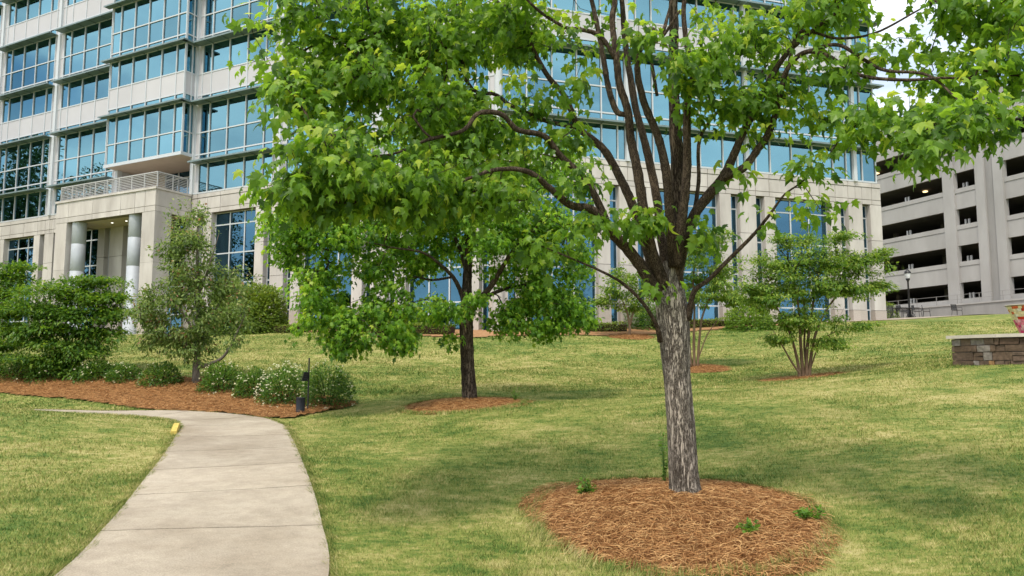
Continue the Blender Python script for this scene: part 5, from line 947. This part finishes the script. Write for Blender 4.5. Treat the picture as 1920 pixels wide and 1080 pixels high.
# ------------------------------------------------------------------ weeds in the mulch rings
def weed(label, px, py, h, n, seed, wide=0.10):
    B = hit(px, py); r_ = np.random.default_rng(seed); e = empty('weed', B); tag(e, label, 'weed', 'weeds around the mulch rings'); mb = MB(); PP_, DD = [], []
    for j in range(n):
        a = r_.random() * 6.28; l = wide * r_.random(); hh = h * (0.5 + 0.6 * r_.random()); P = np.array([(0, 0, -0.02), (l * .4 * math.cos(a), l * .4 * math.sin(a), hh * .5), (l * math.cos(a), l * math.sin(a), hh)]); mb.tube(P, [0.003, 0.002, 0.001], 4)
        for t in np.linspace(0.15, 1, 11): PP_.append(P[0] * (1 - t) + P[2] * t); DD.append([math.cos(a + 9 * t), math.sin(a + 9 * t), 0.4])
    o = obj('stem', mesh_np('stem', np.concatenate(mb.V), np.concatenate(mb.F), M['weed']), e, B); o['kind'] = 'stuff'
    PP_ = np.array(PP_); V, F, vv = leaf_arrays('oval', PP_, leaf_basis(len(PP_), norm(np.array(DD)), 0.1, r_), 0.05 * (0.6 + 0.6 * r_.random(len(PP_))), r_.random(len(PP_))); o = obj('foliage', mesh_np('foliage', V, F, M['weed'], {'v': vv}), e, B); o['kind'] = 'stuff'
weed('tall thin weed climbing the left side of the nearest trunk', 1246, 914, 0.55, 9, 71, 0.09)
weed('bright green weed on the left rim of the large mulch ring', 1097, 935, 0.2, 22, 72, 0.13)
weed('green weed tuft at the lower right of the large mulch ring', 1400, 1010, 0.13, 20, 73, 0.12)
weed('green weed patch on the right rim of the large mulch ring', 1515, 980, 0.12, 24, 74, 0.16)
weed('small weed right of the middle maple mulch ring', 966, 756, 0.30, 10, 75, 0.12)
# ------------------------------------------------------------------ curved stone seat wall at the right
def rampmat(name, cols, attr=None, rough=0.85, bump=0.4):
    m = bpy.data.materials.new(name); m.use_nodes = True; t = m.node_tree; b = t.nodes['Principled BSDF']; b.inputs['Roughness'].default_value = rough; b.inputs['Specular IOR Level'].default_value = 0.2
    r = t.nodes.new('ShaderNodeValToRGB'); e = r.color_ramp.elements; r.color_ramp.interpolation = 'CONSTANT'
    while len(e) < len(cols): e.new(0.5)
    for k, c in enumerate(cols): e[k].position = k / len(cols); e[k].color = (*c, 1)
    if attr: a = t.nodes.new('ShaderNodeAttribute'); a.attribute_name = attr; t.links.new(a.outputs['Fac'], r.inputs['Fac'])
    else: a = t.nodes.new('ShaderNodeObjectInfo'); t.links.new(a.outputs['Random'], r.inputs['Fac'])
    g = t.nodes.new('ShaderNodeNewGeometry'); n = t.nodes.new('ShaderNodeTexNoise'); n.inputs['Scale'].default_value = 14; n.inputs['Detail'].default_value = 7; t.links.new(g.outputs['Position'], n.inputs['Vector'])
    mr = t.nodes.new('ShaderNodeMapRange'); mr.inputs['From Min'].default_value = 0.3; mr.inputs['From Max'].default_value = 0.7; mr.inputs['To Min'].default_value = 0.7; mr.inputs['To Max'].default_value = 1.3; t.links.new(n.outputs['Fac'], mr.inputs['Value'])
    h = t.nodes.new('ShaderNodeHueSaturation'); t.links.new(r.outputs['Color'], h.inputs['Color']); t.links.new(mr.outputs['Result'], h.inputs['Value']); t.links.new(h.outputs['Color'], b.inputs['Base Color'])
    bm = t.nodes.new('ShaderNodeBump'); bm.inputs['Strength'].default_value = bump; bm.inputs['Distance'].default_value = 0.02; t.links.new(n.outputs['Fac'], bm.inputs['Height']); t.links.new(bm.outputs['Normal'], b.inputs['Normal'])
    return m
M['fieldstone'] = rampmat('brown_field_stone', [(0.085, 0.055, 0.038), (0.115, 0.078, 0.055), (0.14, 0.10, 0.072), (0.105, 0.072, 0.052), (0.095, 0.065, 0.045), (0.20, 0.175, 0.155), (0.26, 0.15, 0.07), (0.125, 0.088, 0.066)])
WC = catmull([(9.93, 18.4), (10.10, 17.7), (10.36, 17.0), (10.82, 16.35), (11.55, 15.85), (12.5, 15.5), (14.0, 15.3)], 14); wl = np.concatenate([[0], np.cumsum(np.linalg.norm(np.diff(WC, axis=0), axis=1))])
def wpt(s):
    p = np.array([np.interp(s, wl, WC[:, 0]), np.interp(s, wl, WC[:, 1])]); q = np.array([np.interp(s + 0.02, wl, WC[:, 0]), np.interp(s + 0.02, wl, WC[:, 1])]) if s < wl[-1] - 0.03 else p + np.array([0.02, -0.002]); t = (q - p) / np.linalg.norm(q - p)
    return p, t, np.array([t[1], -t[0]])
S0 = 0.75; wb = wpt(S0)[0]; zb = hit(1795, 685)[2]; 
seat = empty('stone_seat_wall', (wb[0], wb[1], zb)); tag(seat, 'low curved field stone seat wall with pale cap at the right edge', 'wall')
mb = MB(); TW = 0.36; ss = np.linspace(S0 + 0.03, wl[-1] - 0.02, 30)
def wall_strip(mb, s0, s1, f0, f1, z0, z1, n=1):
    for a, b in zip(np.linspace(s0, s1, n + 1)[:-1], np.linspace(s0, s1, n + 1)[1:]):
        (p, _, m_), (q_, _, m2) = wpt(a), wpt(b); A0, A1, B0_, B1_ = p + m_ * f0, p + m_ * f1, q_ + m2 * f0, q_ + m2 * f1
        mb.box8([[*A0, z0], [*B0_, z0], [*B1_, z0], [*A1, z0], [*A0, z1], [*B0_, z1], [*B1_, z1], [*A1, z1]])
H = 0.60; wall_strip(mb, S0 + 0.03, wl[-1] - 0.02, -TW, -0.035, zb - 0.5, zb + H, 26); mb.build('wall_core', M['mortar'], seat)
z = zb - 0.09; r_ = np.random.default_rng(3)
for c, hgt in enumerate((0.20, 0.19, 0.15, 0.15)):
    s = S0 - 0.0
    while s < wl[-1] - 0.1:
        l = r_.choice([0.12, 0.2, 0.28, 0.36, 0.46]) * (0.85 + 0.3 * r_.random()); s1 = min(s + l, wl[-1] - 0.02); pr = r_.uniform(-0.012, 0.018)
        hh = hgt - 0.014
        parts_ = [(z, z + hh)] if r_.random() > 0.18 or hgt < 0.17 else [(z, z + hh * 0.48), (z + hh * 0.54, z + hh)]
        for (za, zc) in parts_:
            mb = MB(); wall_strip(mb, s + 0.007, s1 - 0.007, -0.09, pr, za, zc); V = mb.V[0]; V = V + r_.normal(0, 0.006, V.shape); mb.V[0] = V
            p = wpt((s + s1) / 2)[0]; mb.build('stone', M['fieldstone'], seat, loc=(p[0], p[1], za))
        s = s1
    z += hgt
# end face stones
p, t, m_ = wpt(S0); z = zb - 0.09
for hgt in (0.20, 0.19, 0.15, 0.15):
    mb = MB(); a = p - t * 0.02; b = p + t * 0.05
    mb.box8([[*(a - m_ * TW), z], [*(a - m_ * 0.0), z], [*(b - m_ * 0.0), z], [*(b - m_ * TW), z], [*(a - m_ * TW), z + hgt - 0.014], [*(a), z + hgt - 0.014], [*(b), z + hgt - 0.014], [*(b - m_ * TW), z + hgt - 0.014]]); mb.build('stone', M['fieldstone'], seat); z += hgt
for a, b in ((S0 - 0.10, S0 + 1.05), (S0 + 1.06, S0 + 2.3), (S0 + 2.31, S0 + 3.6), (S0 + 3.61, wl[-1])):
    mb = MB(); wall_strip(mb, a, min(b, wl[-1]), -TW - 0.06, 0.07, zb + H + 0.003, zb + H + 0.075, 8); pp = wpt((a + min(b, wl[-1])) / 2)[0]; mb.build('cap_stone', M['cap'], seat, loc=(pp[0], pp[1], zb + H))
# ------------------------------------------------------------------ mosaic planter
M['mosaic'] = rampmat('mosaic_tiles', [(0.80, 0.68, 0.42), (0.55, 0.05, 0.03), (0.82, 0.78, 0.66), (0.65, 0.14, 0.05), (0.80, 0.24, 0.34), (0.65, 0.05, 0.20), (0.82, 0.45, 0.52)], 'v', 0.4, 0.05)
Bp = gp(1936, 22.0); pz = at(1936, 573, 22.0)[2] - Bp[2]; pl = empty('mosaic_planter', Bp); tag(pl, 'tapered planter with red, cream and pink mosaic tiles behind the wall', 'planter')
mb = MB(); mb.lathe((0, 0, 0), [(0.0, -0.05), (0.2, -0.05), (0.2, 0.08), (0.13, 0.14), (0.14, 0.2), (0.56, pz), (0.60, pz), (0.60, pz + 0.02), (0.53, pz + 0.02), (0.50, pz - 0.12), (0.0, pz - 0.12)], 32); obj('bowl', mesh_np('bowl', np.concatenate(mb.V), np.concatenate(mb.F), M['cap'], smooth=True), pl, Bp)
V, F, v = [], [], []; rows = 14; r_ = np.random.default_rng(9)
for i in range(rows):
    za, zc = 0.22 + (pz - 0.24) * i / rows, 0.22 + (pz - 0.24) * (i + 0.93) / rows; nc = 12 + int(i * 1.7)
    for j in range(nc):
        a0, a1 = (j + 0.5 * (i % 2)) / nc * 6.283, (j + 0.92 + 0.5 * (i % 2)) / nc * 6.283; o_ = len(V); g = 0.012 + 0.006 * r_.random()
        for zz, aa, e_ in ((za, a0, g), (za, a1, g), (zc, a1, g), (zc, a0, g), (za, a0, 0), (za, a1, 0), (zc, a1, 0), (zc, a0, 0)):
            rr = 0.14 + 0.42 * (zz - 0.2) / (pz - 0.2) + e_; V.append((rr * math.cos(aa), rr * math.sin(aa), zz))
        F += [[o_, o_ + 1, o_ + 2, o_ + 3], [o_, o_ + 4, o_ + 5, o_ + 1], [o_ + 1, o_ + 5, o_ + 6, o_ + 2], [o_ + 2, o_ + 6, o_ + 7, o_ + 3], [o_ + 3, o_ + 7, o_ + 4, o_]]
        cix = r_.choice([0, 2, 1, 0, 3]) if i > rows * 0.62 else r_.choice([4, 5, 6, 4]); v += [(cix + 0.5) / 7] * 8
o = obj('mosaic_tile_field', mesh_np('mosaic_tile_field', V, F, M['mosaic'], {'v': v}), pl, Bp); o['kind'] = 'stuff'
# ------------------------------------------------------------------ patio furniture and lamp post
def chair(px, D, rz, label):
    B = gp(px, D); B[2] += 0.03; e = empty('patio_chair', B); tag(e, label, 'chair', 'black metal chairs on the patio'); e.rotation_euler[2] = rz
    def part(nm, mb): o = bpy.data.objects.new(nm, mesh_np(nm, np.concatenate(mb.V), np.concatenate(mb.F), M['black'])); COL.objects.link(o); o.parent = e
    mb = MB(); mb.box((0, 0, 0.43), (0.46, 0.45, 0.03)); part('seat', mb)
    for k in range(7): mb = MB(); mb.box((-0.19 + k * 0.063, 0.235 + 0.05, 0.68), (0.03, 0.02, 0.40)); part('back_slat', mb)
    mb = MB(); mb.tube([(-0.23, 0.2, 0.42), (-0.23, 0.30, 0.88), (0.23, 0.30, 0.88), (0.23, 0.2, 0.42)], 0.018, 6); part('back_frame', mb)
    for sx in (-1, 1):
        for sy in (-1, 1): mb = MB(); mb.tube([(0.22 * sx, 0.2 * sy, 0.43), (0.25 * sx, 0.25 * sy, -0.03)], 0.016, 6); part('leg', mb)
        mb = MB(); mb.tube([(0.25 * sx, 0.27, 0.64), (0.25 * sx, -0.2, 0.64), (0.24 * sx, -0.22, 0.43)], 0.016, 6); part('armrest', mb)
def table(px, D, r, label):
    B = gp(px, D); B[2] += 0.03; e = empty('patio_table', B); tag(e, label, 'table', 'black metal tables on the patio')
    mb = MB(); mb.lathe((0, 0, 0), [(0, 0.70), (r, 0.70), (r + .02, 0.715), (r, 0.735), (0, 0.735)], 24); obj('tabletop', mesh_np('tabletop', np.concatenate(mb.V), np.concatenate(mb.F), M['black']), e, B)
    for k in range(4):
        a = k * math.pi / 2 + 0.5; mb = MB(); mb.tube([(0.2 * r * math.cos(a), 0.2 * r * math.sin(a), 0.70), (0.25 * r * math.cos(a), .25 * r * math.sin(a), 0.4), (0.7 * r * math.cos(a), 0.7 * r * math.sin(a), -0.03)], 0.02, 6); obj('leg', mesh_np('leg', np.concatenate(mb.V), np.concatenate(mb.F), M['black']), e, B)
table(1678, 55.0, 0.62, 'round black patio table nearest the building corner'); table(1708, 56.5, 0.62, 'round black patio table under the lamp post')
chair(1651, 54.4, R(-80), 'black metal chair nearest the building corner'); chair(1666, 53.8, R(170), 'black metal chair in front of the table by the building corner'); chair(1692, 54.6, R(100), 'black metal chair between the two patio tables')
chair(1720, 55.5, R(80), 'black metal chair just right of the lamp post'); chair(1703, 58.0, R(10), 'black metal chair behind the table under the lamp post'); chair(1738, 56.0, R(60), 'black metal chair half hidden by the lawn, right of the lamp'); chair(1795, 55.0, R(15), 'black metal chair farthest right on the patio')
Bl = gp(1706, 57.0); zt = at(1706, 503, 57.0)[2] - Bl[2]; lp = empty('lamp_post', Bl); tag(lp, 'black lamp post with glass lantern on the patio before the garage', 'lamp')
def lpart(nm, prof, m, sm=True, par=lp, B=Bl, sides=14): mb = MB(); mb.lathe((0, 0, 0), prof, sides); return obj(nm, mesh_np(nm, np.concatenate(mb.V), np.concatenate(mb.F), m, smooth=sm), par, B)
M['lantern'] = mat('lantern_glass', (0.75, 0.78, 0.80), 0.25, 0.6, vary=0.05)
lpart('base', [(0.0, -0.05), (0.17, -0.05), (0.17, 0.25), (0.12, 0.38), (0.10, 0.6), (0.075, 0.65)], M['black']); lpart('post', [(0.07, 0.6), (0.055, zt - 1.0), (0.085, zt - 0.98), (0.055, zt - 0.95)], M['black'])
lpart('collar', [(0.055, zt - 0.97), (0.13, zt - 0.88), (0.16, zt - 0.78), (0.13, zt - 0.76), (0, zt - 0.76)], M['black']); lpart('lantern_glass', [(0.13, zt - 0.76), (0.21, zt - 0.50), (0.22, zt - 0.38)], M['lantern']); lpart('lantern_cap', [(0.25, zt - 0.40), (0.25, zt - 0.36), (0.19, zt - 0.22), (0.08, zt - 0.13), (0.03, zt - 0.08), (0.035, zt - 0.04), (0, zt)], M['black'])
# ------------------------------------------------------------------ bollard and garden spotlight by the path
Bb = hit(563, 777); r = 8 * Bb[1] / FPX; hb = 31 * Bb[1] / FPX; bo = empty('bollard', Bb); tag(bo, 'short black cylindrical bollard at the path edge below the shrubs', 'bollard')
lpart('body', [(r * 1.05, -0.1), (r * 1.05, 0.02), (r, 0.025), (r, hb - 0.035)], M['navy'], par=bo, B=Bb, sides=24); lpart('cap', [(r, hb - 0.033), (r * 1.04, hb - 0.03), (r * 1.04, hb - 0.006), (r * 0.95, hb), (0, hb)], M['navy'], par=bo, B=Bb, sides=24)
Bs = gp(571, 17.45); sp = empty('garden_spotlight', Bs); tag(sp, 'black louvred spotlight on a thin stake rising from the shrubs', 'spotlight')
zt = at(577, 671, 17.45)[2] - Bs[2]; zh = at(569, 706, 17.45)[2] - Bs[2]
mb = MB(); mb.tube([(0.07, 0, -0.1), (0.075, 0, zt)], 0.018, 6); obj('stake', mesh_np('stake', np.concatenate(mb.V), np.concatenate(mb.F), M['black']), sp, Bs)
mb = MB(); mb.box((-0.02, -0.02, zh), (0.11, 0.13, 0.20), 0.4); V = mb.V[0]; V[4:, 0] += 0.05; obj('housing', mesh_np('housing', V, mb.F[0], M['navy']), sp, Bs)
for k in range(5): mb = MB(); mb.box((-0.02 + 0.012 * k - 0.03, -0.03, zh - 0.08 + 0.04 * k), (0.12, 0.16, 0.008), 0.4); obj('louvre', mesh_np('louvre', mb.V[0], mb.F[0], M['black']), sp, Bs)
mb = MB(); mb.tube([(0.0, 0, zh - 0.05), (0.072, 0, zh - 0.10)], 0.012, 5); obj('bracket', mesh_np('bracket', np.concatenate(mb.V), np.concatenate(mb.F), M['black']), sp, Bs)
# ------------------------------------------------------------------ tall trees beyond the left edge, mirrored in the lower windows
M['far'] = leafmat('tall_tree_leaves', [(0.0, (0.03, 0.07, 0.02)), (1.0, (0.10, 0.18, 0.05))], 0.2)
r_ = np.random.default_rng(77)
for k, (x, y, h) in enumerate([(-55, 66, 17), (-58, 59, 22), (-60, 52, 19), (-57, 46, 15), (-62, 40, 18), (-60, 33, 16), (-66, 71, 20)]):
    B = np.array([x, y, float(ground(x, y))]); e = empty('tall_tree', B); tag(e, ['tall broad tree beyond the left edge, nearest the building end', 'tallest dark tree mirrored in the far left windows', 'tall dark tree mirrored beside the tallest one', 'short tree mirrored beside the balcony', 'tall tree mirrored in the entrance glass', 'tree mirrored low in the entrance glass', 'tall tree standing behind the left end of the building'][k], 'tree', 'tall trees beyond the left edge')
    mb = MB(); mb.tube([(0, 0, -0.3), (0.1, 0, h * 0.4), (0, 0.1, h * 0.9)], [0.35, 0.25, 0.06], 8); obj('trunk', mesh_np('trunk', np.concatenate(mb.V), np.concatenate(mb.F), M['bark2'], smooth=True), e, B)
    n = 12000; cl = norm(r_.normal(size=(34, 3))) * (r_.random((34, 1)) ** 0.4) * np.array([h * .22, h * .22, h * .38]) + np.array([0, 0, h * .6]); ci = r_.integers(0, 34, n); d = norm(r_.normal(size=(n, 3))); P = cl[ci] + d * (r_.random((n, 1)) ** 0.4) * h * 0.095
    V, F, vv = leaf_arrays('diamond', P, leaf_basis(n, d, 0.2, r_), 0.40 * (0.6 + 0.7 * r_.random(n)), r_.random(n)); o = obj('crown', mesh_np('crown', V, F, M['far'], {'v': vv}), e, B); o['kind'] = 'stuff'
